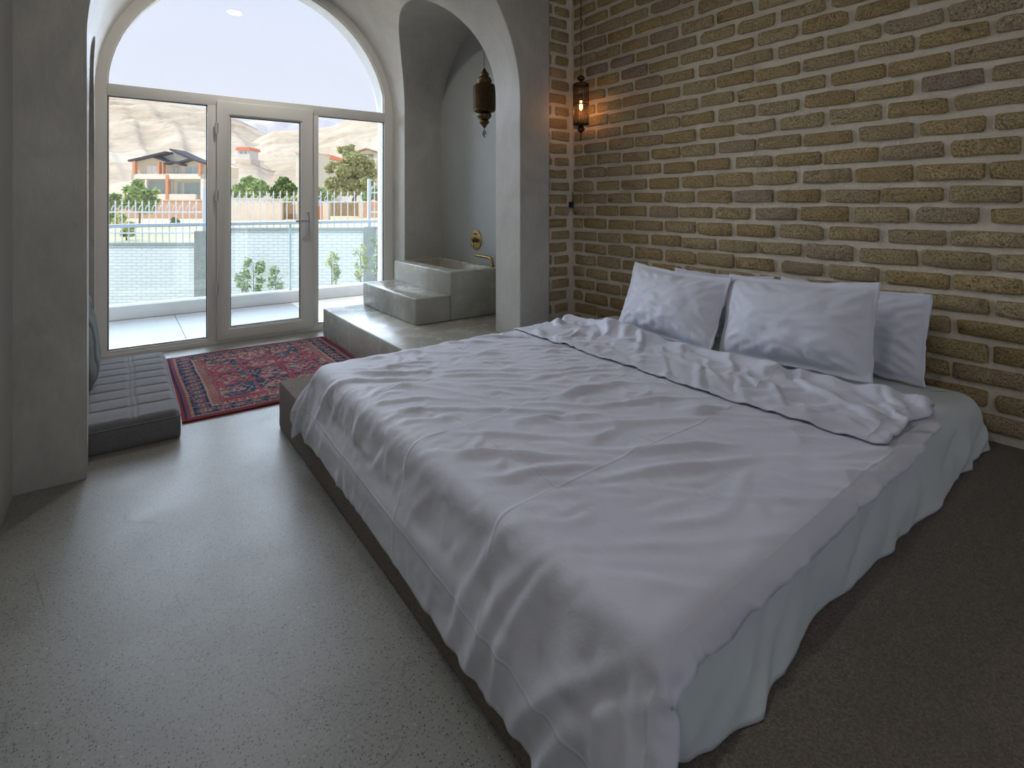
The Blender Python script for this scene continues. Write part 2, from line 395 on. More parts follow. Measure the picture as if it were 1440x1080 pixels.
# flush ceiling lamps: one in the alcove vault (the photo shows it mirrored in the arched pane), one unseen over the room, added as fill
def ceiling_lamp(x, y, z, power, label):
    e = empty('ceiling_lamp', (x, y, z)); tag(e, label, 'lamp')
    MB().lathe([(0, 0), (.10, 0), (.105, -.012), (.092, -.02), (.088, -.012), (0, -.012)], n=32).build('housing', flat('lamp_white', (.8, .8, .78), .4), e, angle=40)
    d = bpy.data.lights.new('lamp_disc', 'AREA'); d.shape = 'DISK'; d.size = .13; d.energy = power; d.color = (1, .95, .88)
    o = bpy.data.objects.new('lamp_disc', d); C.objects.link(o); o.parent = e; o.location = (0, 0, -.022)
ceiling_lamp(.93, 4.45, 3.18, LAMP_ALCOVE, 'flush round ceiling lamp at the top of the alcove vault')
ceiling_lamp(.10, 1.0, 3.30, FILL_ROOM, 'unseen fill lamp added at the ceiling above the terrazzo floor')
# little capped cable end in the brick corner
e = empty('cable_end', (2.80, 3.02, 1.20)); tag(e, 'small black cable end sticking out of the brick corner', 'cable')
MB().box((-.010, -.012, -.022), (.010, .030, .022)).build('junction_box', GASKET, e, bevel=.003)
MB().tube([(0, -.005, .02), (.004, -.014, .05), (-.004, -.016, .075), (.002, -.012, .10)], .0035, 6).build('wire', GASKET, e)

# ------------------------------------------------------------------ window and glazed door in the arch
YW = 5.20
win = empty('window_1', (0, 0, 0)); tag(win, 'arched glazed opening with pale frame towards the garden', **st)
xl, xr, z0 = prof(5.22); CA = (xl+xr)/2; RA = (xr-xl)/2+.004
def outer(n=72):
    return [(CA-RA, 0)]+[(CA-RA*math.cos(PI*i/n), z0+RA*math.sin(PI*i/n)) for i in range(n+1)]+[(CA+RA, 0)]
RI = RA-.072; XG0, XG1 = -.088, 2.192
def inner(n=72, g=0.0, zb=.055):
    pts = []
    for i in range(n+1):
        a = PI*i/n; x = CA-(RI+g)*math.cos(a); z = z0-.012+(RI+g)*math.sin(a); pts.append((min(max(x, XG0-g), XG1+g), z))
    return [(XG0-g, zb-g)]+pts+[(XG1+g, zb-g)]
def ring(o, i, y0, y1, mb):
    n = len(o)
    v = [(x, y0, z) for x, z in o]+[(x, y0, z) for x, z in i]+[(x, y1, z) for x, z in o]+[(x, y1, z) for x, z in i]
    f = []
    for k in range(n):
        q = (k+1) % n
        f += [(k, q, n+q, n+k), (2*n+k, 3*n+k, 3*n+q, 2*n+q), (n+k, n+q, 3*n+q, 3*n+k), (k, 2*n+k, 2*n+q, q)]
    mb.add(v, f)
mb = MB(); ring(outer(), inner(), YW, YW+.07, mb); fr = mb.build('outer_frame', FRAME, win, angle=30)
mb = MB(); ring(inner(), inner(g=-.010, zb=.055), YW+.022, YW+.045, mb); mb.build('glazing_bead', FRAME, win, angle=30)
MB().box((XG0-.002, YW-.004, 2.056), (XG1+.002, YW+.066, 2.150)).build('transom', FRAME, win, bevel=.004)
MB().box((.592, YW-.003, .03), (.664, YW+.066, 2.058)).build('mullion', FRAME, win, bevel=.004)
MB().box((1.452, YW-.003, .03), (1.524, YW+.066, 2.058)).build('mullion', FRAME, win, bevel=.004)
# gaskets: thin dark lines round the panes
def gasket(x0, x1, za, zb, t=.005):
    m = MB(); y0, y1 = YW+.018, YW+.046
    m.box((x0, y0, za), (x0+t, y1, zb)); m.box((x1-t, y0, za), (x1, y1, zb)); m.box((x0+t, y0, za), (x1-t, y1, za+t)); m.box((x0+t, y0, zb-t), (x1-t, y1, zb)); return m
gasket(XG0, .592, .055, 2.056).build('gasket', GASKET, win); gasket(1.524, XG1, .055, 2.056).build('gasket', GASKET, win)
yg = YW+.034
MB().box((XG0, yg, .055), (.592, yg+.006, 2.056)).build('pane', GLASS, win)
MB().box((1.524, yg, .055), (XG1, yg+.006, 2.056)).build('pane', GLASS, win)
ap = [p for p in inner() if p[1] > 2.16]; ap = [(XG0, 2.15)]+ap+[(XG1, 2.15)]
MB().prism(ap, 'y', yg, yg+.006).build('arched_pane', GLASS, win, angle=30)
door = empty('door_1', (.661, YW-.012, 0)); tag(door, 'glazed door leaf with pale frame in the middle of the arch', **st)
def dbox(a, b): o = (.661, YW-.012, 0); return MB().box([p-q for p, q in zip(a, o)], [p-q for p, q in zip(b, o)])
y0, y1 = YW-.026, YW+.040
lf = MB(); ox, oy = .661, YW-.012
def rect(x0, x1, za, zb): return [(x0-ox, za), (x0-ox, zb), (x1-ox, zb), (x1-ox, za)]
ring(rect(.661, 1.466, .028, 2.098), rect(.757, 1.368, .118, 1.985), y0-oy, y1-oy, lf); lf.build('leaf_frame', FRAME, door, bevel=.006)
b2 = MB(); ring(rect(.757, 1.368, .118, 1.985), rect(.768, 1.357, .129, 1.974), y0-oy+.014, y1-oy, b2); b2.build('glazing_bead', FRAME, door, angle=30)
gk = MB(); ring(rect(.768, 1.357, .129, 1.974), rect(.774, 1.351, .135, 1.968), .014, .04, gk); gk.build('gasket', GASKET, door)
MB().box((.766-ox, .028, .127), (1.359-ox, .034, 1.976)).build('pane', GLASS, door)
for z in (1.86, 1.28, .48, ): 
    hg = MB(); hg.tube([(-.004, -.022, z-.05), (-.004, -.022, z+.05)], .0075, 10); hg.box((-.018, -.014, z-.045), (.010, -.008, z+.045)); hg.build('hinge', HINGE, door, angle=40)
MB().tube([(-.004, -.022, .16), (-.004, -.022, .25)], .0075, 10).build('hinge', HINGE, door, angle=40)
hd = empty('handle', (1.418-ox, -.016, 1.045), parent=door)
MB().box((-.014, -.008, -.135), (.014, 0, .085)).build('backplate', STEEL, hd, bevel=.004)
MB().tube([(0, -.004, 0), (0, -.045, 0), (-.012, -.053, .001), (-.125, -.053, .003)], .0088, 10).build('lever', STEEL, hd, angle=40)
MB().lathe([(0, 0), (.006, 0), (.006, .002), (0, .002)], (0, -.011, -.09), 10).build('keyhole', GASKET, hd)
# step edge under the frame
th = MB().box((CA-RA, YW-.01, 0), (CA+RA, YW+.12, .028)).build('trim_2', FRAME); tag(th, 'pale threshold under the arched window', **st)

# ------------------------------------------------------------------ concrete landing, step, bathtub
ld = MB().box((1.483, 3.054, .001), (2.690, 4.925, .252)).build('concrete_landing', CONCRETE, bevel=.012)
# keep the landing clear of the masonry: it is one poured slab running into the niche
tag(ld, 'low polished concrete landing beside the red rug, lowest of the steps', 'landing')
sp = MB().box((1.852, 3.785, .252), (2.166, 4.905, .462)).build('concrete_step', CONCRETE, bevel=.012)
tag(sp, 'polished concrete step on the landing leading up to the bathtub', 'step')
tub = empty('bathtub', (2.166, 3.785, .252)); tag(tub, 'built-in concrete bathtub with dark wet rim inside the arched niche', 'bathtub')
tb = MB().box((0, 0, 0), (.524, 1.118, .398)).build('basin', CONCRETE, tub)
ct = MB().box((2.166+.135, 3.785+.125, .33), (2.166+.490, 3.785+1.085, .8)).build('cut', None)
tb.parent = None; tb.location = (2.166, 3.785, .252); bpy.context.view_layer.update()
boolean(tb, [ct]); tb.location = (0, 0, 0); tb.parent = tub; bev(tb, .012)
tb.data.materials.clear(); tb.data.materials.append(CONCRETE)
WET = m_plaster('wet_dark_concrete', (.10, .095, .085), (.04, .038, .034), .2, 0, 4)
MB().box((.137, .127, .10), (.488, 1.083, .20)).build('basin_lining', WET, tub)
# brass bath filler and valve
sp2 = empty('bath_spout', (2.640, 3.875, .650)); tag(sp2, 'brass bath spout rising from the bathtub rim and reaching over it', 'spout')
MB().tube([(0, 0, 0), (0, 0, .045), (0, .012, .068), (-.002, .04, .080), (-.008, .27, .086)], .0135, 12).build('pipe', BRASS, sp2, angle=50)
MB().lathe([(0, 0), (.024, 0), (.024, .006), (.015, .008)], n=20).build('collar', BRASS, sp2, angle=50)
vp = empty('bath_valve', (2.694, 4.225, .870)); tag(vp, 'round brass mixer valve plate with lever on the niche wall', 'valve')
RX = Matrix.Rotation(-PI/2, 4, 'Y')
def lx(prof_, nm, mat, par, off=(0, 0, 0), n=32):
    m = MB().lathe(prof_, n=n); m.v = [tuple((RX @ Vector(p))+Vector(off)) for p in m.v]; return m.build(nm, mat, par, angle=40)
lx([(.001, .010), (.070, .009), (.094, .006), (.096, 0), (0, 0)], 'plate', BRASS, vp, n=40)
lx([(0, .046), (.016, .045), (.022, .040), (.026, .009), (.0, .008)], 'hub', BRASS, vp)
MB().box((-.016, -.03, .048), (-.009, .024, .062)).build('diverter', BRONZE, vp, bevel=.003)
MB().tube([(-.042, 0, .004), (-.060, -.010, .006), (-.066, -.034, -.016), (-.066, -.052, -.048), (-.070, -.062, -.060)], [.011, .010, .008, .007, .008], 10).build('lever', BRASS, vp, angle=50)

# ------------------------------------------------------------------ lanterns
def chain(mb, z0, z1, r=.0035, link_=.034, wire=.0016):
    z = z0; k = 0
    while z < z1:
        h = link_; pts = []
        for i in range(9):
            a = 2*PI*i/8; x = r*math.cos(a)*1.3; zz = z+h/2+h/2*math.sin(a)
            pts.append((x, 0, zz) if k % 2 else (0, x, zz))
        mb.tube(pts, wire, 5, cap=False); z += h*.86; k += 1
l1 = empty('hanging_lantern', (2.47, 3.745, 1.765)); tag(l1, 'large unlit brass lantern with bulbous tiers hanging inside the bath niche', 'lantern')
MB().lathe([(.0, .0), (.004, .003), (.012, .020), (.019, .038), (.012, .058), (.004, .072), (0, .075)], n=8).build('glass_drop', m_glass('lantern_drop', (.55, .6, .62)), l1)
MB().tube([(0, 0, .072), (0, 0, .09)], .003, 6).build('drop_wire', OLDBRASS, l1)
MB().lathe([(.004, .082), (.010, .088), (.020, .105), (.036, .122), (.042, .133), (.036, .146), (.028, .151), (.044, .160), (.060, .178), (.062, .192), (.054, .208), (.046, .213), (.060, .218)], n=32).build('lower_tiers', OLDBRASS, l1, angle=50)
MB().lathe([(.0, .215), (.055, .215), (.082, .220), (.094, .232), (.096, .245), (.096, .425), (.094, .440), (.084, .450), (.055, .458), (0, .458)], n=40).build('drum', OLDBRASS_R, l1, angle=50)
MB().lathe([(.058, .455), (.062, .472), (.064, .485), (.056, .505), (.042, .516), (.036, .519), (.040, .530), (.038, .545), (.026, .558), (.016, .563), (.019, .570), (.012, .580), (.004, .592)], n=32).build('upper_tiers', OLDBRASS, l1, angle=50)
cm = MB(); chain(cm, .590, 1.085); cm.build('chain', BRONZE, l1)
l2 = empty('hanging_lantern', (2.68, 2.793, 1.685)); tag(l2, 'slim lit lantern of wire mesh glowing orange by the brick corner', 'lantern')
MB().tube([(0, 0, -.02), (0, 0, .05)], .0035, 6).build('tip', BRONZE, l2)
MB().lathe([(.003, .035), (.014, .042), (.026, .055), (.028, .064), (.020, .078), (.009, .084), (.020, .092)], n=20).build('lower_knob', BRONZE, l2, angle=50)
bt = MB().lathe([(0, .090), (.050, .090), (.058, .096), (.058, .104), (.054, .104), (.050, .100), (0, .100)], n=28); bt.build('bottom_cap', BRONZE, l2, angle=40)
sh = MB()
R_ = .055; nV = 24; nR = 24
for i in range(nV):
    a = 2*PI*i/nV; sh.tube([(R_*math.cos(a), R_*math.sin(a), .10), (R_*math.cos(a), R_*math.sin(a), .388)], .0013, 4, cap=False)
for j in range(nR+1):
    z = .10+.288*j/nR
    sh.lathe([(R_-.0012, z-.0013), (R_+.0012, z-.0013), (R_+.0012, z+.0013), (R_-.0012, z+.0013), (R_-.0012, z-.0013)], n=nV)
s_ = sh.build('mesh_shade', BRONZE, l2)
MB().lathe([(.0585, .235), (.0585, .245), (.055, .245), (.055, .235), (.0585, .235)], n=28).build('band', BRONZE, l2)
MB().lathe([(0, .398), (.020, .402), (.050, .394), (.058, .388), (.058, .380), (.054, .380)], n=28).build('top_cap', BRONZE, l2, angle=40)
MB().lathe([(.008, .40), (.010, .412), (.024, .420), (.028, .430), (.024, .442), (.010, .450), (.004, .456)], n=20).build('upper_knob', BRONZE, l2, angle=50)
cm = MB(); cm.tube([(0, 0, .45), (0, 0, .87)], .0022, 6); chain(cm, .86, 1.60, .005, .042, .002); cm.build('chain', BRONZE, l2)
bm_ = bpy.data.materials.new('glowing_bulb'); bm_.use_nodes = True; p_ = bm_.node_tree.nodes['Principled BSDF']
p_.inputs['Base Color'].default_value = (1, .5, .2, 1); p_.inputs['Emission Color'].default_value = (1, .42, .12, 1); p_.inputs['Emission Strength'].default_value = 14
MB().lathe([(0, .20), (.006, .202), (.011, .212), (.012, .226), (.010, .244), (.008, .262), (.008, .27)], n=14).build('bulb', bm_, l2, smooth=True)
MB().lathe([(.011, .268), (.011, .32), (0, .32)], n=12).build('socket', BRONZE, l2)
pl = bpy.data.lights.new('lantern_glow', 'POINT'); pl.energy = .7; pl.color = (1, .45, .16); pl.shadow_soft_size = .015
po = bpy.data.objects.new('lantern_glow', pl); C.objects.link(po); po.parent = l2; po.location = (0, 0, .225-.03)

# ------------------------------------------------------------------ floor cushion and backrest
def grid(nx, ny, fn):
    v = [fn(i/nx, j/ny) for j in range(ny+1) for i in range(nx+1)]
    f = [(j*(nx+1)+i, j*(nx+1)+i+1, (j+1)*(nx+1)+i+1, (j+1)*(nx+1)+i) for j in range(ny) for i in range(nx)]
    return v, f
sc_ = empty('floor_cushion', (-.16, 3.90, 0)); tag(sc_, 'low charcoal floor seat cushion with stitched channels beside the rug', 'cushion')
W2, L2, HC = .405, .685, .148
SEAMY = [-.49+.163*i for i in range(8)]
def cush(side):
    def f(u, v):
        x = (u*2-1); y = (v*2-1)
        r = .035; X = x*W2; Y = y*L2
        ex = max(0, abs(X)-(W2-r))/r; ey = max(0, abs(Y)-(L2-r))/r
        e = min(1, math.hypot(ex, ey)); z = HC-r+r*math.sqrt(max(0, 1-e*e)) 
        sl = 0
        # the channels run across; a double seam runs along
        for sy in SEAMY:
            d = abs(Y-sy-(.006 if X > .2 else 0)); sl = max(sl, math.exp(-(d/.007)**2))
        for sx_ in (.196, .218):
            d = abs(X-sx_-.004*math.sin(Y*9)); sl = max(sl, math.exp(-(d/.006)**2)*.9)
        puff = .006*math.cos(X/W2*PI/2)*math.cos(Y/L2*PI/2)+.0035*math.sin((Y+.49)/.163*PI)**2
        return (X, Y, z+(puff-.009*sl)*(1-e) + .0015*noise.noise(Vector((X*12, Y*12, 0))))
    return f
nx, ny = 110, 190
v, f = grid(nx, ny, cush(0))
m = MB().add(v, f)
# skirt down to the floor
loop = [i for i in range(nx+1)]+[j*(nx+1)+nx for j in range(1, ny+1)]+[ny*(nx+1)+i for i in range(nx-1, -1, -1)]+[j*(nx+1) for j in range(ny-1, 0, -1)]
def skirt(m, loop, levels):
    prev = loop; n = len(loop)
    base = [Vector(m.v[i]) for i in loop]; c = sum(base, Vector())/n
    for z, s in levels:
        st_ = len(m.v)
        for p in base:
            d = Vector((p.x-c.x, p.y-c.y, 0)); q = c+d; nrm = Vector((d.x/abs(W2) if 0 else d.x, d.y, 0)).normalized(); m.v.append((q.x+nrm.x*s, q.y+nrm.y*s, z))
        cur = list(range(st_, st_+n))
        for k in range(n): m.f.append((prev[k], cur[k], cur[(k+1) % n], prev[(k+1) % n]))
        prev = cur
    m.f.append(tuple(prev))
skirt(m, loop, [(.085, .003), (.03, .003), (.004, -.002), (.0, -.012)])
m.build('seat_pad', GREYFAB, sc_, smooth=True)
pp = MB()
def rrect(h, inset, r=.035, n=6):
    pts = []
    for cx, cy, a0 in ((W2-r, L2-r, 0), (-W2+r, L2-r, PI/2), (-W2+r, -L2+r, PI), (W2-r, -L2+r, 1.5*PI)):
        for i in range(n+1): a = a0+PI/2*i/n; pts.append((cx+(r+inset)*math.cos(a), cy+(r+inset)*math.sin(a), h))
    return pts
pts = rrect(.113, .004); pp.tube(pts+[pts[0]], .0035, 6); pp.build('piping', GREYFAB, sc_, smooth=True)
bk = empty('backrest_cushion', (-.185, 4.02, .150), (0, math.radians(-7), 0)); tag(bk, 'grey-green tufted backrest cushion leaning upright on the floor cushion', 'cushion')
def back(u, v):
    th = u*2*PI; ph = (v-.5)*PI
    def sp(a, e): return math.copysign(abs(a)**e, a)
    X = .105*sp(math.cos(ph), .7)*sp(math.cos(th), .8); Z = .275*sp(math.cos(ph), .55)*sp(math.sin(th), .55); Y = .47*sp(math.sin(ph), .6)
    t = 0
    for yy in (-.24, 0, .24): t = max(t, math.exp(-((Y-yy)/.03)**2))
    t2 = max(math.exp(-((Z+.06)/.03)**2), math.exp(-((Z-.13)/.03)**2))
    X *= 1-.22*t-.28*t2*(.5+.5*t)
    return (X+.003*noise.noise(Vector((Y*14, Z*14, 0))), Y, Z+.270)
v, f = grid(48, 64, back)
MB().add(v, f).build('padding', GREENFAB, bk, smooth=True)
for yy in (-.24, 0, .24): MB().lathe([(0, .006), (.010, .004), (.014, -.002), (.0, -.004)], n=12).build('button', GREENFAB, bk).matrix_local = Matrix.Translation((.062, yy, .21)) @ Matrix.Rotation(PI/2, 4, 'Y')

# ------------------------------------------------------------------ rug
def rug():
    X0, X1, Ya, Yb = .272, 1.470, 3.405, 4.875
    nx, ny = 300, 368
    u = np.linspace(0, 1, nx+1)[None, :].repeat(ny+1, 0); v = np.linspace(0, 1, ny+1)[:, None].repeat(nx+1, 1)
    Xm = u*(X1-X0); Ym = v*(Yb-Ya)
    dx = np.minimum(Xm, (X1-X0)-Xm); dy = np.minimum(Ym, (Yb-Ya)-Ym); d = np.minimum(dx, dy)
    along = np.where(dx < dy, Ym, Xm)
    mx = np.abs(Xm-(X1-X0)/2); my = np.abs(Ym-(Yb-Ya)/2)
    def vn(a, b, s, seed):          # smooth value noise
        r = np.random.default_rng(seed).random((64, 64)); A = a*s; B = b*s
        i = np.floor(A).astype(int); j = np.floor(B).astype(int); fa = A-i; fb = B-j; fa = fa*fa*(3-2*fa); fb = fb*fb*(3-2*fb)
        g = lambda p, q: r[p % 64, q % 64]
        return (g(i, j)*(1-fa)+g(i+1, j)*fa)*(1-fb)+(g(i, j+1)*(1-fa)+g(i+1, j+1)*fa)*fb
    CR = np.array; crim = CR([.36, .035, .07]); navy = CR([.022, .035, .085]); teal = CR([.03, .11, .15]); pink = CR([.52, .16, .22]); beige = CR([.42, .34, .25]); red = CR([.42, .05, .045]); rust = CR([.36, .12, .06]); green = CR([.10, .16, .08]); plum = CR([.16, .05, .10])
    col = np.empty((ny+1, nx+1, 3)); col[:] = crim
    def put(mask, c): col[mask] = c
    # field: mirrored flower heads and leaves in panels
    pw, ph = .225, .265
    ci = np.floor(Xm/pw).astype(int); cj = np.floor(Ym/ph).astype(int)
    fx = np.abs((Xm/pw) % 1-.5); fy = np.abs((Ym/ph) % 1-.5)
    par = (ci*7+cj*5+(ci*cj)) % 5
    for k, c in enumerate((crim, navy, crim*.7+plum*.3, navy*1.1, crim*1.15)): put(par == k, c)
    n1_ = vn(mx, my, 26, 1); n2_ = vn(mx+.3, my, 48, 2); n3_ = vn(mx, my+.7, 15, 3)
    put((n1_ > .66), pink*.8+.02); put((n1_ > .78), beige); put((n1_ < .24), teal); put((n2_ > .80), beige*.9); put((n2_ < .17), navy)
    put((n3_ > .80) & (n2_ > .45), plum); put((n3_ < .16), crim*1.2); put((np.abs(n1_-.5) < .025), pink*.8); put((np.abs(n2_-.45) < .03), green)
    rr = np.hypot(fx*1.0, fy*1.1); an = np.arctan2(fy, fx)
    fl_ = rr < .17+.05*np.cos(an*8); put(fl_, pink); put(rr < .12, beige); put(rr < .07, crim); put(rr < .035, navy)
    ringm = np.abs(rr-.34-.03*np.cos(an*6)) < .018; put(ringm, beige*.85)
    edge = (fx > .465) | (fy > .468); put(edge, crim*.8); put(((fx > .487) | (fy > .487)), pink*.8)
    # borders from the inside out
    b = d < .215; put(b, beige*.75); put(b & (np.sin(along*260) > .2), crim)
    b = d < .190; put(b, crim); put(b & (np.abs((along*24) % 1-.5) < .2), beige)
    b = d < .168; put(b, beige*.9)
    b = d < .158; put(b, navy)
    t = (along/.088) % 1-.5; c_ = (.110-d)/.045; q = np.hypot(t*1.9, c_)
    put(b & (q < .82), teal); put(b & (q < .62) & (np.cos(np.arctan2(c_, t*1.9)*5) > -.3), red); put(b & (q < .38), beige); put(b & (q < .2), navy)
    put(b & (np.abs(c_-.7*np.sin(along*71)) < .13) & (q > .8), beige*.8)
    put(b & (vn(along, d, 70, 5) > .78), pink*.8)
    b = d < .062; put(b, beige*.85); put(b & (np.sin(along*300) > 0), rust)
    b = d < .044; put(b, crim*.9); put(b & (np.abs((along*30) % 1-.5) < .17), teal)
    b = d < .024; put(b, navy*.9)
    b = d < .013; put(b, np.array([.34, .035, .035]))
    j = rng.random((ny+1, nx+1, 1)); col = col*(.70+.55*j)
    fade = vn(Xm, Ym, 4, 9)[..., None]; col = col*(.72+.3*fade)
    z = .009+.0015*vn(Xm, Ym, 30, 6)+.004*vn(Xm, Ym, 3.2, 8)
    wob = .006*(vn(Ym, Xm, 6, 12)-.5)
    P = np.stack([Xm+X0+wob*2, Ym+Ya+.008*(vn(Xm, Ym, 4, 15)-.5), z], -1).reshape(-1, 3)
    idx = np.arange((nx+1)*(ny+1)).reshape(ny+1, nx+1)
    F = np.stack([idx[:-1, :-1], idx[:-1, 1:], idx[1:, 1:], idx[1:, :-1]], -1).reshape(-1, 4)
    # rim down to the floor
    lp = np.concatenate([idx[0, :], idx[1:, -1], idx[-1, -2::-1], idx[-2:0:-1, 0]]); n = len(lp)
    Pb = P[lp].copy(); Pb[:, 2] = 0.0005; P = np.vstack([P, Pb]); bi = np.arange(len(P)-n, len(P))
    F = np.vstack([F, np.stack([lp, bi, np.roll(bi, -1), np.roll(lp, -1)], -1)])
    me = mesh('rug', P.tolist(), F.tolist())
    ca = me.color_attributes.new('pile', 'FLOAT_COLOR', 'POINT')
    cc = np.ones((len(P), 4), np.float32); cc[:, :3] = np.vstack([np.clip(col.reshape(-1, 3), 0, 1), np.tile([.3, .03, .03], (n, 1))])
    ca.data.foreach_set('color', cc.ravel())
    g = N('rug_pile', .95, .1); at_ = g.n('Attribute', attribute_name='pile'); c = g.coord()
    g.color(at_.outputs[0])
    g.bump(g.noise(c, 450, 2), .006, .8)
    return link('rug', me, g.m, smooth=True)
rg = rug(); tag(rg, 'small crimson and navy patterned rug on the floor before the glass door', 'rug')

# ------------------------------------------------------------------ mattress with fitted sheet
MZ = .25
def nz(x, y, z=0): return noise.noise(Vector((x, y, z)))
MX0, MX1, MY0, MY1, MT = .715, 2.765, .585, 2.535, .448
def mattress():
    # closed loop around the mattress, ruled from the top down to the carpet, with sagging gathers on the near side
    NP = 520; prof_ = []
    r = .07
    per = []
    segs = [((MX0+r, MY0), (MX1-r, MY0)), ((MX1, MY0+r), (MX1, MY1-r)), ((MX1-r, MY1), (MX0+r, MY1)), ((MX0, MY1-r), (MX0, MY0+r))]
    arcs = [((MX1-r, MY0+r), -PI/2), ((MX1-r, MY1-r), 0), ((MX0+r, MY1-r), PI/2), ((MX0+r, MY0+r), PI)]
    for s, (a, b) in enumerate(segs):
        n = 150 if s in (0, 2) else 140
        for i in range(n): t = i/n; per.append((a[0]+(b[0]-a[0])*t, a[1]+(b[1]-a[1])*t, ((0, -1), (1, 0), (0, 1), (-1, 0))[s]))
        c, a0 = arcs[s]
        for i in range(14): an = a0+PI/2*i/14; per.append((c[0]+r*math.cos(an), c[1]+r*math.sin(an), (math.cos(an), math.sin(an))))
    n = len(per); m = MB(); levels = 26
    for j in range(levels+1):
        t = j/levels                                   # 0 top rim .. 1 bottom
        for k, (x, y, (nx_, ny_)) in enumerate(per):
            z = MT*(1-t)+(MZ+.004)*t
            rim = .06
            dz = MT-z; inn = 0
            if dz < rim: inn = rim-math.sqrt(max(0, rim*rim-(rim-dz)**2))
            s = x*1.0 if ny_ < -.5 else y
            near = max(0, -ny_)
            bulge = .014*math.sin(min(1, t*1.1)*PI*.6)-(.016 if nx_ < -.3 else 0)
            # diagonal drag folds on the near side
            fold = 0
            if near > .3:
                q = x*1.0+t*.42
                fold = .034*abs(nz(q*3.3, t*.7, 3))**.8*math.sin(t*PI*.85+.15)+.016*(.5-abs(nz((x+t*.30)*8, t*1.0, 7)))*t
                hem = .030*t*t*(nz(x*2.7, 1.3, 5)+.35)+.016*t*nz(x*8, 2, 9)
                fold += hem
                fold += .055*t*math.exp(-((x-.98)/.25)**2)*.8
                fold *= min(1, .25+t*1.2)
            else: fold = .006*nz(s*7, t, 4)*t
            o = -inn+bulge*(.7 if near > .3 else (1 if nx_ < -.3 else .25))+fold*near-.004
            zz = z
            if t > .9: zz = z
            m.v.append((x+nx_*o*(1 if abs(nx_) > .3 else 0), y+ny_*o, zz))
    for j in range(levels):
        for k in range(n):
            q = (k+1) % n; m.f.append((j*n+k, (j+1)*n+k, (j+1)*n+q, j*n+q))
    # top: concentric rings to a spine so it can carry soft undulation
    prev = list(range(n)); cx, cy = (MX0+MX1)/2, (MY0+MY1)/2
    for s in np.linspace(.97, .02, 24):
        st_ = len(m.v)
        for k in prev_base(n): pass
        for k in range(n):
            x, y, _ = m.v[k]; X = cx+(x-cx)*s; Y = cy+(y-cy)*s
            m.v.append((X, Y, MT-.003+.005*nz(X*2.5, Y*2.5, 2)-.003*nz(X*8, Y*8, 1)))
        cur = list(range(st_, st_+n))
        for k in range(n): m.f.append((prev[k], prev[(k+1) % n], cur[(k+1) % n], cur[k]))
        prev = cur
    m.f.append(tuple(prev)); m.f.append(tuple(reversed(range(levels*n, levels*n+n))))
    return m
def prev_base(n): return ()
mt = mattress().build('mattress', SHEET, smooth=True); tag(mt, 'low double mattress in a pale fitted sheet on the carpeted platform', 'mattress')

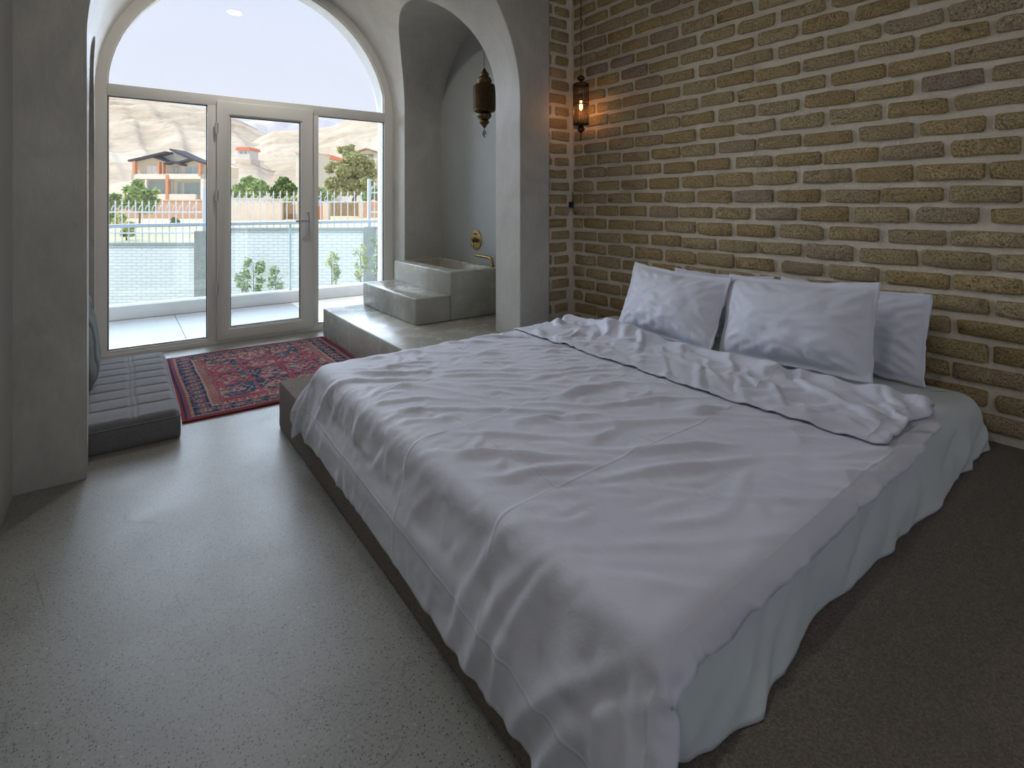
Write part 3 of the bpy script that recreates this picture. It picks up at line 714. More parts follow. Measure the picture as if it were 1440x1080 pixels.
# ------------------------------------------------------------------ duvet: crumpled cloth settled over the mattress by the cloth solver
def duvet():
    du = DU
    HEM, FOLD, FOOT, HANG = 1.97, 2.44, MX0, .20
    s1 = FOLD-HEM; s2 = FOLD-FOOT; S = s1+s2+HANG
    ns = int(S/du); Yn, Yf = .545, 2.68; nyy = int((Yf-Yn)/du)
    ca, sa = math.cos(R(35)), math.sin(R(35))
    def crump(s, y):                   # surplus cloth: long ridges, finer crumple, a second direction in places
        a = s*ca+y*sa; b = -s*sa+y*ca; wob = .10*nz(a*1.5, b*1.5, 30)
        h = .058*nz(a*1.3, (b+wob)*6.5, 1)+.040*(1-2*abs(nz(a*2.0+5, (b+wob)*11, 2)))+.010*nz(s*9, y*9, 3)
        a2 = s*math.cos(.9)+y*math.sin(.9); b2 = -s*math.sin(.9)+y*math.cos(.9)
        return h+.024*nz(a2*2, b2*9, 6)*max(0, nz(s*1.7, y*1.7, 7)+.35)
    V = []; UV = []
    for j in range(nyy+1):
        tv = j/nyy; y = Yn+(Yf-Yn)*tv
        for i in range(ns+1):
            s = S*i/ns; amp = 1.0
            if s < s1-.03: x = HEM+s; z = MT+.16; amp = 1.0
            elif s < s1+.03: a = (s-s1+.03)/.06*PI; x = FOLD-.03+.045*math.sin(a); z = MT+.115+.045*math.cos(a)
            else: x = FOLD-.03-(s-s1-.03); z = MT+.07
            if s > s1+s2: amp = .7
            if s < s1 and tv > .62: amp *= 1.3
            if s < s1: z += .045*nz(s*9, y*1.8, 41)+.035*nz(s*3, y*3.5, 43)
            V.append((x-.05*tv*max(0, 1-abs(s-s1)/.8), y, z+amp*crump(s, y))); UV.append((s, y))
    F = [(j*(ns+1)+i, j*(ns+1)+i+1, (j+1)*(ns+1)+i+1, (j+1)*(ns+1)+i) for j in range(nyy) for i in range(ns)]
    me = mesh('duvet', V, F); uvl = me.uv_layers.new(name='cloth')
    li = np.empty(len(me.loops), np.int32); me.loops.foreach_get('vertex_index', li)
    uvl.data.foreach_set('uv', np.array(UV, np.float32)[li].ravel())
    o = link('duvet', me, DUVET)
    cl = o.modifiers.new('cloth', 'CLOTH'); q = cl.settings
    q.quality = 6; q.mass = .2; q.tension_stiffness = 18; q.compression_stiffness = 18; q.shear_stiffness = 9; q.bending_stiffness = .07
    q.tension_damping = 5; q.compression_damping = 5; q.shear_damping = 5; q.bending_damping = .5; q.air_damping = 1
    cs = cl.collision_settings; cs.distance_min = .004; cs.use_self_collision = True; cs.self_distance_min = .006; cs.collision_quality = 2; cs.self_friction = 8
    cl.point_cache.frame_start = 1; cl.point_cache.frame_end = 100
    c1 = MB().box((MX0+.012, MY0-.022, .26), (MX1, MY1, MT-.002)).build('solid', None); bev(c1, .045, 4)
    c2 = MB().box((.682, -.6, 0), (2.9, 3.2, .252)).build('solid', None); bev(c2, .01, 1)
    for c in (c1, c2):
        c.modifiers.new('c', 'COLLISION'); c.collision.thickness_outer = .005; c.collision.cloth_friction = 14; c.collision.damping = .3
    return o, (c1, c2)
R = math.radians; DU, NFRAMES = .0175, 44
# the solver runs in a scene of its own so that nothing else is evaluated on the way
dv, tmp = duvet()
t1 = time.time(); ws = bpy.data.scenes.new('solver'); ws.frame_start = 1
for o in (dv, *tmp): ws.collection.objects.link(o); C.objects.unlink(o)
vl = ws.view_layers[0]
for fr_ in range(1, NFRAMES+1): ws.frame_set(fr_)
dg = vl.depsgraph; me = bpy.data.meshes.new_from_object(dv.evaluated_get(dg))
C.objects.link(dv); dv.modifiers.clear(); dv.data = me; me.name = 'duvet'
for c in tmp: bpy.data.objects.remove(c)
bpy.data.scenes.remove(ws)
print('CLOTH seconds', round(time.time()-t1, 1), len(me.vertices))
me.shade_smooth()
sb = dv.modifiers.new('sub', 'SUBSURF'); sb.levels = 1; sb.render_levels = 1
so_ = dv.modifiers.new('thick', 'SOLIDIFY'); so_.thickness = .005; so_.offset = 0
tag(dv, 'crumpled white duvet spread over the mattress with its head end folded back', 'duvet')

# ------------------------------------------------------------------ pillows
def pillow_mesh(w, h, T, seed, flange=.022):
    nx, ny = 72, 52; m = MB(); r = random.Random(seed); s0 = r.random()*50
    def body(u, v, sgn):
        bu = 1-flange/(w/2); bv = 1-flange/(h/2)
        a = min(1, abs(u)/bu); b = min(1, abs(v)/bv)
        t = ((1-a**2.2)*(1-b**2.2))**.62 if a < 1 and b < 1 else 0
        x = w/2*u*(1-.05*(1-v*v)-.02*v*v*v*v*u*u); y = h/2*v*(1-.085*(1-u*u)+(.03*(1-u*u) if v < 0 else 0))
        k = max(a, b)
        rad = nz(u*3+s0, v*3, sgn)*.012+nz(u*7+s0, v*7, sgn+4)*.006
        puck = .008*math.sin((abs(u)-abs(v))*22+s0+3*nz(u*2, v*2, s0))*max(0, (k-.62)/.38)*(1-max(0, k-.97)/.03 if k > .97 else 1)
        pleat = .004*math.sin(u*60+nz(u*4, v*4, 8)*6)*max(0, -v-.35)
        z = T/2*t*(1-.12*v)+(rad+puck+pleat)*min(1, t*2.2)
        edge = .006*nz(u*5+s0, v*5, 11)*(1 if t == 0 else 0)
        return (x+edge, y+edge, sgn*(z+.0015)+.010*nz(u*2+s0, v*2, 20)*(1-t)+.02*(u*u*v*v)*nz(u, v, s0))
    for sgn in (1, -1):
        st_ = len(m.v); v_, f_ = grid(nx, ny, lambda a, b: body(a*2-1, b*2-1, sgn))
        m.v += v_; m.f += [tuple(i+st_ for i in (q if sgn > 0 else q[::-1])) for q in f_]
    n1 = (nx+1)*(ny+1)
    lp = [i for i in range(nx+1)]+[j*(nx+1)+nx for j in range(1, ny+1)]+[ny*(nx+1)+i for i in range(nx-1, -1, -1)]+[j*(nx+1) for j in range(ny-1, 0, -1)]
    for k in range(len(lp)): a, b = lp[k], lp[(k+1) % len(lp)]; m.f.append((a, a+n1, b+n1, b))
    return m
def pillow(label, X, Y, w, h, T, tilt, yaw, roll, seed):
    o = pillow_mesh(w, h, T, seed).build('pillow', PILLOWC, smooth=True)
    # local x -> -Y (to the right in view), local y -> up, local z -> towards -X
    B = Matrix(((0, 0, -1, 0), (-1, 0, 0, 0), (0, 1, 0, 0), (0, 0, 0, 1)))
    M = Matrix.Rotation(yaw, 4, 'Z') @ Matrix.Rotation(tilt, 4, 'Y') @ Matrix.Rotation(roll, 4, 'X') @ B
    zmin = min((M @ v.co).z for v in o.data.vertices)
    o.matrix_world = Matrix.Translation((X, Y, MT+.006-zmin)) @ M
    tag(o, label, 'pillow', 'white pillows at the head of the bed'); return o
R = math.radians
pillow('white pillow leaning nearest the camera, rear right, half hidden against the bricks', 2.668, 1.05, .64, .385, .105, R(14), R(2), R(1), 1)
pillow('white pillow in front on the right, largest in view', 2.455, 1.185, .69, .415, .20, R(19), R(-1), R(-3), 2)
pillow('white pillow standing behind the left front pillow, only its top edge showing', 2.675, 1.70, .62, .375, .10, R(13), R(0), R(-1), 3)
pillow('white pillow in front on the left, farthest from the camera', 2.445, 1.845, .67, .405, .19, R(21), R(-2), R(2), 4)
print('INTERIOR', round(time.time()-T0, 1))
# ------------------------------------------------------------------ outside: balcony
def m_noise(name, a, b, sc=5, rough=.9, relief=.01, detail=5, warp=.5):
    g = N(name, rough, .2); c = g.coord(); n = g.noise(c, sc, detail, .65, warp); g.color(g.ramp(n, [(.3, a), (.7, b)]))
    return g.bump(n, relief, .5).m
TILE = m_noise('pale_balcony_tile', (.48, .475, .46), (.54, .535, .52), 3, .5, .001)
WHITE = m_noise('white_render', (.74, .74, .72), (.80, .80, .78), 4, .8, .002)
bf = MB().box((-4, 5.32, -.30), (9.0, 7.12, -.024)).build('balcony_slab', WHITE); tag(bf, 'pale balcony slab outside the glass door', **st)
for i in range(-4, 7):
    MB().box((.474+1.2*i, 5.325, -.024), (.474+1.2*i+1.196, 6.885, -.010)).build('tile', TILE, bf, bevel=.002, seg=1)
kb = MB().box((-4, 6.90, -.010), (9.0, 7.10, .132)).build('balcony_kerb', TILE, bevel=.006); tag(kb, 'low white kerb along the balcony edge', **st)
MB().box((-4, 6.888, -.018), (9, 6.90, -.006)).build('joint_strip', flat('rusty_joint', (.22, .15, .11)), kb)
ba = empty('glass_balustrade', (1.2, 7.0, .132)); tag(ba, 'glass balustrade with white handrail on the balcony kerb', 'balustrade')
def babox(nm, a, b, m, bv=0): return MB().box([p-q for p, q in zip(a, (1.2, 7.0, .132))], [p-q for p, q in zip(b, (1.2, 7.0, .132))]).build(nm, m, ba, bevel=bv)
RAILM = flat('grey_white_rail', (.40, .46, .53), .4)
babox('handrail', (-4, 6.97, .955), (9, 7.03, .995), RAILM, .006)
for a, b in ((-4, -.9), (-.89, 1.20), (1.21, 2.16), (2.17, 4.2), (4.21, 6.3), (6.31, 9)): babox('glass_panel', (a, 6.994, .132), (b, 7.004, .955), GLASSB)
for x in (-2.6, 1.71, 5.9): babox('post', (x-.013, 7.012, .132), (x+.013, 7.032, .955), WHITE, .003)
# outside wall of the house with its arched reveal and the roof slab far above
fa = MB().box((-5, 5.275, -2.8), (7.2, 5.47, 4.4)).build('wall_front', WHITE)
op = vault_poly(5.22, -.01); cpoly = [(x, z) for x, _, z in op]
cc_ = (xl+xr)/2; cpoly = [((x-cc_)*.955+cc_, z*.985 if z > 0 else z) for x, z in cpoly]
cut = MB().prism(cpoly, 'y', 5.0, 5.8).build('cut', None); boolean(fa, [cut]); fa.data.materials.clear(); fa.data.materials.append(WHITE)
fa.data.shade_smooth(); fa.data.set_sharp_from_angle(angle=math.radians(35)); tag(fa, 'white outer wall around the arch', **st)
rs = MB().box((-9, 5.2, 4.2), (-1.83, 7.15, 4.4)).build('roof_slab', WHITE); tag(rs, 'roof slab shading the balcony', **st)

# ------------------------------------------------------------------ outside: garden wall, fence, plants
GZ = -2.6
def m_paintbrick():
    g = N('white_painted_brick', .8, .2); c = g.coord()
    q = g.n('TexBrick'); mp = g.n('Mapping'); mp.inputs['Rotation'].default_value = (PI/2, 0, 0); g.t.links.new(c, mp.inputs[0]); g.t.links.new(mp.outputs[0], q.inputs[0])
    q.inputs['Scale'].default_value = 1; q.inputs['Brick Width'].default_value = .24; q.inputs['Row Height'].default_value = .075; q.inputs['Mortar Size'].default_value = .008; q.inputs['Mortar Smooth'].default_value = .4
    q.inputs['Color1'].default_value = (.88, .91, .92, 1); q.inputs['Color2'].default_value = (.82, .87, .89, 1); q.inputs['Mortar'].default_value = (.68, .74, .77, 1)
    g.color(q.outputs[0]); inv = g.math('SUBTRACT', 1.0, q.outputs[1])
    return g.bump(g.math('ADD', inv, g.math('MULTIPLY', g.noise(c, 20, 4), .6)), .02, .8).m
PBRICK = m_paintbrick()
GREYR = m_noise('rough_grey_render', (.26, .28, .27), (.36, .38, .36), 12, .95, .02)
COPE = m_noise('grey_coping', (.30, .33, .32), (.42, .44, .42), 8)
A0 = Vector((-.28, 16.36, 0)); D0 = Vector((.805, -.594, 0)).normalized()
gw = empty('garden_wall', A0, (0, 0, math.atan2(D0.y, D0.x))); tag(gw, 'white painted brick garden wall with grey pillars beyond the balcony', **st)
for (a, b, top) in ((-6, 2.16, .20), (2.91, 6.30, .57), (6.58, 12, .60)):
    MB().box((a, 0, GZ), (b, .22, top)).build('brick_panel', PBRICK, gw)
    MB().box((a, -.04, top), (b+.0, .26, top+.07)).build('coping', COPE, gw, bevel=.01, seg=1)
for a, b, t in ((2.16, 2.91, .56), (6.30, 6.58, .66), (-3.4, -2.8, .56)):
    MB().box((a, -.06, GZ), (b, .30, t)).build('pillar', GREYR, gw, bevel=.01, seg=1)
gl_ = flat('fence_pale_blue', (.60, .68, .74), .5)
def bar_mesh(h):
    m = MB(); m.box((-.010, -.010, 0), (.010, .010, h-.10))
    m.add([(-.022, -.010, h-.10), (.022, -.010, h-.10), (.022, .010, h-.10), (-.022, .010, h-.10), (0, 0, h)], [(0, 1, 4), (1, 2, 4), (2, 3, 4), (3, 0, 4), (0, 3, 2, 1)])
    pts = [(-.004, 0, h-.13), (-.040, -.02, h-.16), (-.062, -.03, h-.22), (-.066, -.03, h-.30)]
    m.tube(pts, [.010, .016, .012, .006], 4); me = mesh('bar', m.v, m.f); me.materials.append(gl_); return me
def fence(label, s0, s1, z0, z1, rails, pitch=.167):
    base = A0+D0*s0+Vector((-D0.y, D0.x, 0))*.10; e = empty('metal_fence', (base.x, base.y, z0), (0, 0, math.atan2(D0.y, D0.x)))
    tag(e, label, 'fence', 'pale metal fences on the garden wall'); me = bar_mesh(z1-z0); n = round((s1-s0)/pitch)
    for i in range(n): o = link('bar', me, None, e); o.location = ((i+.5)*pitch, 0, 0)
    for z in rails: MB().box((0, -.018, z-z0-.018), (s1-s0, .018, z-z0+.018)).build('rail', gl_, e)
    return e
fence('pale spiked metal fence on the lower left part of the garden wall', -2.8, 2.27, .27, 1.33, (1.02, .50))
fence('pale spiked metal fence on the middle part of the garden wall', 2.45, 6.30, .64, 1.56, (1.27, .76))
fence('pale spiked metal fence, taller, right of the slim wall pillar', 6.45, 10.5, .67, 1.80, (1.50, 1.02))
for s, z0, z1 in ((2.32, .56, 1.62), (6.40, .66, 1.84)):
    p = A0+D0*s+Vector((-D0.y, D0.x, 0))*.10
    o = MB().box((-.035, -.035, 0), (.035, .035, z1-z0)).build('fence_post', gl_, bevel=.004, seg=1); o.location = (p.x, p.y, z0)
    tag(o, 'thick pale fence post on the '+('broad' if s < 4 else 'slim')+' grey wall pillar', 'post')
SOIL = m_noise('garden_soil', (.34, .28, .21), (.48, .41, .32), 3, .95, .05)
gg = MB().box((-20, 5.5, GZ-.2), (22, 24, GZ)).build('ground_garden', SOIL); tag(gg, 'sunken garden bed below the balcony', **st)
# trim the garden to the near side of the wall
nrm = Vector((-D0.y, D0.x, 0))

def leafmat(name, a, b):
    g = N(name, .7, .25); c = g.coord(); n = g.noise(c, 3.0, 4); g.color(g.ramp(n, [(.35, a), (.65, b)]))
    g.b.inputs['Transmission Weight'].default_value = 0; return g.m
LEAF = leafmat('leaf_green', (.20, .32, .09), (.42, .55, .20)); LEAFD = leafmat('leaf_dark_green', (.14, .22, .09), (.30, .40, .18))
LEAFY = leafmat('leaf_yellow_green', (.42, .48, .18), (.66, .66, .30)); PINE = leafmat('pine_green', (.36, .40, .22), (.66, .66, .40)); LEAFG = leafmat('leaf_grey_green', (.34, .44, .26), (.52, .62, .38))
BARK = m_noise('bark', (.16, .11, .07), (.28, .21, .15), 20)
def leaves(m, c, r, n, size, seed, shell=.55, elong=1.6):
    q = random.Random(seed)
    for _ in range(n):
        while True:
            d = Vector((q.uniform(-1, 1), q.uniform(-1, 1), q.uniform(-1, 1)))
            if .05 < d.length < 1: break
        d = d.normalized()*(shell+(1-shell)*q.random()**.6)*(1+.16*nz(d.x*2.2+seed, d.y*2.2, d.z*2.2))
        p = Vector(c)+Vector((d.x*r[0], d.y*r[1], d.z*r[2]))
        a = Vector((q.uniform(-1, 1), q.uniform(-1, 1), q.uniform(-.6, .8))).normalized(); b = a.orthogonal().normalized()
        b = Matrix.Rotation(q.uniform(0, 2*PI), 3, a) @ b; s = size*q.uniform(.6, 1.3); b = b*s*.45; a = a*s*elong*.5
        m.add([p-a, p+b, p+a, p-b], [(0, 1, 2, 3)])
def tree(name, label, cat, base, crowns, n, size, mat, seed, group=None, trunk_r=.10, branch=True, elong=1.6):
    e = empty(name, base); tag(e, label, cat, group); m = MB(); volume = sum(r[0]*r[1]*r[2] for _, r in crowns)
    for k, (c, r) in enumerate(crowns): leaves(m, Vector(c)-Vector(base), r, max(30, int(n*r[0]*r[1]*r[2]/volume)), size, seed+k*13, elong=elong)
    m.build('foliage', mat, e)
    t = MB(); top = max((Vector(c)-Vector(base) for c, _ in crowns), key=lambda v: v.z)
    t.tube([(0, 0, 0), top*.35+Vector((trunk_r, 0, 0)), top*.98], [trunk_r, trunk_r*.7, trunk_r*.2], 7)
    if branch:
        for k, (c, r) in enumerate(crowns):
            c = Vector(c)-Vector(base); t.tube([top*.3, c*.6+top*.15, c], [trunk_r*.5, trunk_r*.35, trunk_r*.12], 5)
    t.build('trunk', BARK, e, smooth=True); return e
def shrub(label, px, pw, y0, y1, d, mat, seed, n=160, size=.07, cat='plant', group=None):
    # young plant: a stem with leafy side shoots
    zt = at(px, y0, d).z; b = at(px, y1, d); b.z = GZ if d < 16 else b.z; wd = pw*d/FPX/2; q = random.Random(seed)
    e = empty('garden_plant', b); tag(e, label, cat, group); m = MB(); t = MB(); Ht = zt-b.z
    t.tube([(0, 0, 0), (.02, .01, Ht*.5), (0, 0, Ht)], [.014, .010, .004], 5)
    zlo = at(px, y1, d).z-b.z
    for k in range(9):
        a = q.uniform(0, 2*PI); z = zlo+(Ht-zlo)*(k+.5)/9; rr = wd*(1-.55*abs((k/9)-.35))*q.uniform(.6, 1)
        tip = Vector((math.cos(a)*rr, math.sin(a)*rr, z+rr*.5)); t.tube([(0, 0, z*.95), tip*.6+Vector((0, 0, z*.4)), tip], [.006, .005, .002], 4)
        leaves(m, tip, (rr*.5+.03, rr*.5+.03, .12), n//9, size, seed*31+k, .1, 2.4)
    m.build('foliage', mat, e); t.build('stem', BARK, e)
for i, (px, pw, ya, yb, d, mt_, lb) in enumerate([
    (160, 26, 400, 425, 14.2, LEAFG, 'low thin plant at the left edge of the garden wall'),
    (206, 22, 402, 427, 14.2, LEAFY, 'yellowish young plant before the white wall, left pane'),
    (237, 16, 394, 424, 14.0, LEAFG, 'slender grey-green young plant next to the yellowish one'),
    (283, 12, 400, 420, 13.6, LEAFG, 'small plant at the foot of the broad grey pillar'),
    (356, 26, 368, 412, 12.6, LEAF, 'bright green leafy young plant seen through the door glass'),
    (340, 18, 390, 412, 12.2, LEAFG, 'sparse low plant left of the bright green one'),
    (387, 18, 380, 408, 12.2, LEAFG, 'sparse tilted plant right of the bright green one'),
    (466, 20, 360, 398, 12.0, LEAFY, 'pale yellow-green young plant seen through the right pane'),
    (507, 20, 350, 392, 11.8, LEAFY, 'tall pale young plant before the slim grey pillar'),
    (529, 12, 335, 385, 11.4, LEAFG, 'thin plant at the right end of the garden')]):
    shrub(lb, px, pw, ya, yb, d, mt_, 50+i, n=420 if mt_ == LEAF else 260, size=.045)

# ------------------------------------------------------------------ outside: land, hills, mountains
def interp(tbl, x):
    if x <= tbl[0][0]: return tbl[0][1]
    for (a, b), (c, d) in zip(tbl, tbl[1:]):
        if x <= c: t = (x-a)/(c-a); return b+(d-b)*t
    return tbl[-1][1]
def land(name, label, mat, xs, ds, zf):
    v = []
    for d in ds:
        for x in xs: z = zf(x, d); p = at(x, YH, d); v.append((p.x, p.y, z))
    nx = len(xs); f = [(j*nx+i, j*nx+i+1, (j+1)*nx+i+1, (j+1)*nx+i) for j in range(len(ds)-1) for i in range(nx-1)]
    o = link(name, mesh(name, v, f), mat, smooth=True); tag(o, label, **st); return o
def m_hill(name, a, b, c_, sc):
    g = N(name, .95, .1); c = g.coord(); n = g.noise(c, sc, 8, .62, .8); n2 = g.noise(c, sc*7, 5, .7); n3 = g.noise(g.coord(scale=(1, 1, 4)), sc*.6, 5, .6, 1)
    col = g.ramp(n, [(.32, a), (.62, b)]); col = g.mix(g.ramp(n2, [(.52, 0.0), (.72, .6)]), col, c_); col = g.mix(g.ramp(n3, [(.5, 0.0), (.7, .5)]), col, (.50, .50, .42))
    return g.color(col).bump(g.math('ADD', n, g.math('MULTIPLY', n2, .3)), 6*.02/sc*.5, .7).m
HILL = m_hill('dry_hillside', (.32, .26, .19), (.47, .395, .30), (.19, .165, .11), .03)
FIELD = m_hill('dry_grass_field', (.50, .42, .22), (.66, .56, .36), (.44, .40, .22), .25)
MOUNT = m_hill('hazy_mountain_rock', (.36, .36, .40), (.50, .48, .50), (.34, .34, .38), .004)  # aerial haze is painted into the rock as a blue-grey tint
SKA = [(-900, 150), (-300, 120), (100, 131), (165, 134.6), (213, 141), (250, 146), (290, 151), (322, 164), (340, 171), (374, 188), (420, 215), (480, 250), (600, 285), (3000, 286)]
SKB = [(-900, 289), (280, 285), (330, 215), (365, 191), (384, 184.6), (422, 182.5), (447, 183), (470, 176.5), (484, 170), (545, 158), (620, 140), (900, 120), (2400, 150)]
xs = [-900+25*i for i in range(38)]+[55+3.0*i for i in range(180)]+[600+45*i for i in range(36)]
def gullyA(x, d):
    # spurs running down the slope from upper left to lower right
    p = at(x, YH, d); h = 0
    t = (d-100)/320
    for x0, x1, am, wd in ((186, 285, 15, 9), (140, 232, 9, 6), (232, 330, 7, 8), (300, 372, 10, 8), (90, 180, 8, 7)):
        xc = x1+(x0-x1)*t+5*math.sin(t*9+x0); q = (x-xc)/wd
        h += am*math.exp(-max(q, -q*.35)**2)*min(1, max(0, t*3))*min(1, max(0, (1.0-t)*6)) if True else 0
    return h
def zA(x, d):
    D = 420; t = (d-95)/(D-95); zr = 1.2+(288-interp(SKA, x))*D/FPX
    p = at(x, YH, d); base = -.1+(zr+.1)*max(0, t)**1.15 if t <= 1 else zr-(d-D)*.5
    n = noise.fractal(Vector((p.x/55, p.y/55, 0)), .75, 2.1, 8)*7*min(1, max(0, t)*2)*(1-.7*max(0, min(1, t))**6)
    return base+n*.62+gullyA(x, d)*.16*(1-max(0, min(1, t))**8)
def zB(x, d):
    D = 330; t = (d-110)/(D-110); zr = 1.2+(288-interp(SKB, x))*D/FPX
    p = at(x, YH, d); base = -1+(zr+1)*max(0, t)**1.1 if t <= 1 else zr-(d-D)*.5
    n = noise.fractal(Vector((p.x/40, p.y/40, 7)), .75, 2.1, 8)*5*min(1, max(0, t)*2)*(1-.7*max(0, min(1, t))**6)
    return base+n*.6
land('hill', 'dry sunlit hillside with gullies behind the two-storey house', HILL, xs, [95+5.0*i for i in range(72)], zA)
land('hill', 'dry sunlit hill rising to the right behind the pine', HILL, xs, [110+5.0*i for i in range(50)], zB)
SKM = [(-900, 230), (250, 200), (338, 169), (352, 167.5), (376, 169.5), (400, 166), (422, 170), (446, 164), (475, 172), (540, 180), (900, 150), (2400, 200)]
land('mountain', 'hazy blue-grey mountain range far behind the hills', MOUNT, [-900+14*i for i in range(240)], [900+50*i for i in range(16)],
     lambda x, d: (1.2+(288-interp(SKM, x))*1500/FPX)*((d-880)/620 if d <= 1500 else 1-(d-1500)/300)+noise.fractal(Vector((x/16, d/130, 3)), .7, 2.1, 6)*26*max(0, min(1, (d-900)/250))*(1 if d < 1450 else .35))
land('ground_field', 'dry yellow field beyond the garden wall', FIELD, [-900+40*i for i in range(80)], [13.2+.01]+[15+2.2*i for i in range(60)],
     lambda x, d: -.14+.05*nz(x/30, d/3)+.0*d if d > 13.3 else -.14)

# ------------------------------------------------------------------ outside: buildings, built facing the balcony at their own distance
class Site:
    def __init__(s, d): s.d = d
    def P(s, x, y, dd=0): v = FW*(s.d+dd)+RT*((x-CX)*s.d/FPX); return Vector((v.x, v.y, H+(YH-y)*s.d/FPX))
    def box(s, m, x0, y0, x1, y1, a=0, b=.3):
        v = [s.P(x, y, t) for t in (a, b) for x, y in ((x0, y0), (x1, y0), (x1, y1), (x0, y1))]
        m.add(v, [(0, 1, 2, 3), (7, 6, 5, 4), (0, 4, 5, 1), (1, 5, 6, 2), (2, 6, 7, 3), (3, 7, 4, 0)]); return m
    def poly(s, m, pts, a, b):
        n = len(pts); v = [s.P(x, y, a) for x, y in pts]+[s.P(x, y, b) for x, y in pts]
        m.add(v, [tuple(range(n)), tuple(range(n, 2*n))[::-1]]+[(i, n+i, n+(i+1) % n, (i+1) % n) for i in range(n)]); return m
    def slab(s, m, p, q, t, a, b):      # sloping roof board from p to q, thickness t px
        return s.poly(m, [p, q, (q[0], q[1]+t), (p[0], p[1]+t)], a, b)
ROOFD = flat('dark_grey_roof', (.06, .06, .075), 1.0, .05); ORANGE = m_noise('orange_brick_facing', (.55, .25, .13), (.66, .33, .19), 6); WALLH = m_noise('white_house_wall', (.70, .68, .64), (.76, .74, .70), 2)
CREAM = m_noise('cream_house_wall', (.70, .62, .50), (.76, .68, .57), 2); WGL = flat('blue_window_glass', (.32, .42, .47), .15); REDR = m_noise('orange_red_roof', (.75, .20, .09), (.85, .28, .14), 3); BROWN = m_noise('brown_boards', (.27, .19, .12), (.38, .28, .19), 4); RUSTY = m_noise('rust_red_door', (.58, .22, .10), (.68, .30, .16), 3)
REDBR = m_noise('pale_red_brick', (.50, .31, .22), (.62, .41, .30), 1.5); STONE = m_noise('pale_pink_stone', (.66, .58, .50), (.76, .69, .61), .8)
def house():
    S = Site(78); Z = lambda x, y: (170+x/11.08, 195+y/11.08)
    e = empty('house', S.P(241, 290)); o0 = e.location.copy(); tag(e, 'two-storey white house with dark zigzag gable roofs and orange pillars', 'house')
    def part(nm, mat, fn, parent=None):
        m = MB(); fn(m); m.v = [tuple(Vector(p)-o0) for p in m.v]; return m.build(nm, mat, parent or e)
    zb = lambda m, x0, y0, x1, y1, a, b: S.box(m, *Z(x0, y0), *Z(x1, y1), a, b)
    part('wall', CREAM, lambda m: S.poly(m, [Z(160, 345), Z(440, 275), Z(700, 350), Z(880, 345), Z(1085, 318), Z(1290, 385), Z(1290, 560), Z(160, 560)], 1.2, 10))
    part('gable', WALLH, lambda m: S.poly(m, [Z(520, 262), Z(690, 158), Z(1050, 332), Z(880, 372), Z(720, 368)], 1.9, 5))
    part('lower_wall', WALLH, lambda m: zb(m, 240, 560, 1280, 960, 2.2, 10))
    for p, q, a in ((( 105, 330), (690, 195), 0), ((440, 262), (720, 350), .6), ((675, 138), (1050, 308), 1.2), ((880, 352), (1085, 300), .1), ((1085, 300), (1320, 380), .1), ((680, 378), (815, 345), -.3), ((815, 345), (950, 395), -.3)):
        part('roof', ROOFD, lambda m: S.slab(m, Z(*p), Z(*q), 2.4, a, 5))
    for x0, x1, a, b in ((185, 225, 350, 545), (582, 605, 360, 545), (645, 666, 380, 545), (1210, 1246, 385, 570), (700, 742, 560, 940)):
        part('pillar', ORANGE, lambda m: zb(m, x0, a, x1, b, -.1, .5))
    part('balcony_band', WALLH, lambda m: zb(m, 160, 548, 1290, 628, 0, 2.2)); part('parapet', WALLH, lambda m: zb(m, 260, 862, 1160, 945, 0, .4)); part('terrace', CREAM, lambda m: zb(m, 200, 945, 1300, 975, 0, 2.2))
    for x0, x1 in ((160, 215), (1240, 1290)): part('side_wall', WALLH, lambda m: zb(m, x0, 548, x1, 975, 0, 2.2))
    for x0, y0, x1, y1, a in ((335, 415, 410, 555, 1.15), (425, 415, 500, 555, 1.15), (740, 440, 782, 525, 1.15), (808, 440, 838, 525, 1.15), (940, 440, 1052, 568, 1.15), (1066, 440, 1185, 568, 1.15), (290, 655, 660, 860, 2.1), (750, 680, 792, 860, 2.1), (862, 680, 1195, 860, 2.1)):
        f = part('window', WALLH, lambda m: zb(m, x0-8, y0-8, x1+8, y1, a-.12, a+.1))
        ps = ((x0, x1),) if x1-x0 < 130 else tuple((x0+(x1-x0)*k/3, x0+(x1-x0)*(k+1)/3-8) for k in range(3))
        for u, v in ps: part('pane', WGL if x0 > 520 or y0 > 600 else WALLH, lambda m: zb(m, u, y0, v, y1-3, a-.16, a-.11), f)
    part('base', REDBR, lambda m: zb(m, 150, 960, 1420, 1300, 1.2, 10))
    part('chimney', BROWN, lambda m: zb(m, 128, 280, 150, 330, 2, 3))
house()
def bld(name, label, cat, d, anchor, parts, group=None):
    S = Site(d); o0 = S.P(*anchor); e = empty(name, o0); tag(e, label, cat, group)
    for nm, mat, shape, a, b in parts:
        m = MB(); (S.box(m, *shape, a, b) if len(shape) == 4 and not hasattr(shape[0], '__len__') else S.poly(m, shape, a, b))
        m.v = [tuple(Vector(p)-o0) for p in m.v]; m.build(nm, mat, e)
    return e
bld('house', 'tiny white house with a red roof high on the slope', 'house', 175, (343, 224), [('wall', WALLH, (334, 210, 351, 224), 0, 6), ('roof', REDR, [(332, 211), (334, 207), (351, 207), (353, 211)], -.6, 7), ('window', WGL, (338, 213, 340.5, 216), -.1, 0), ('window', WGL, (344, 213, 346.5, 216), -.1, 0), ('base', STONE, (332, 223.5, 353, 232), -.3, 6)])
bld('tower_block', 'plain white tower building behind the bushes', 'building', 70, (428, 291), [('wall', WALLH, (416, 215, 441, 291), 0, 6), ('roof', STONE, (415, 213, 442, 215), -.3, 6.3)])
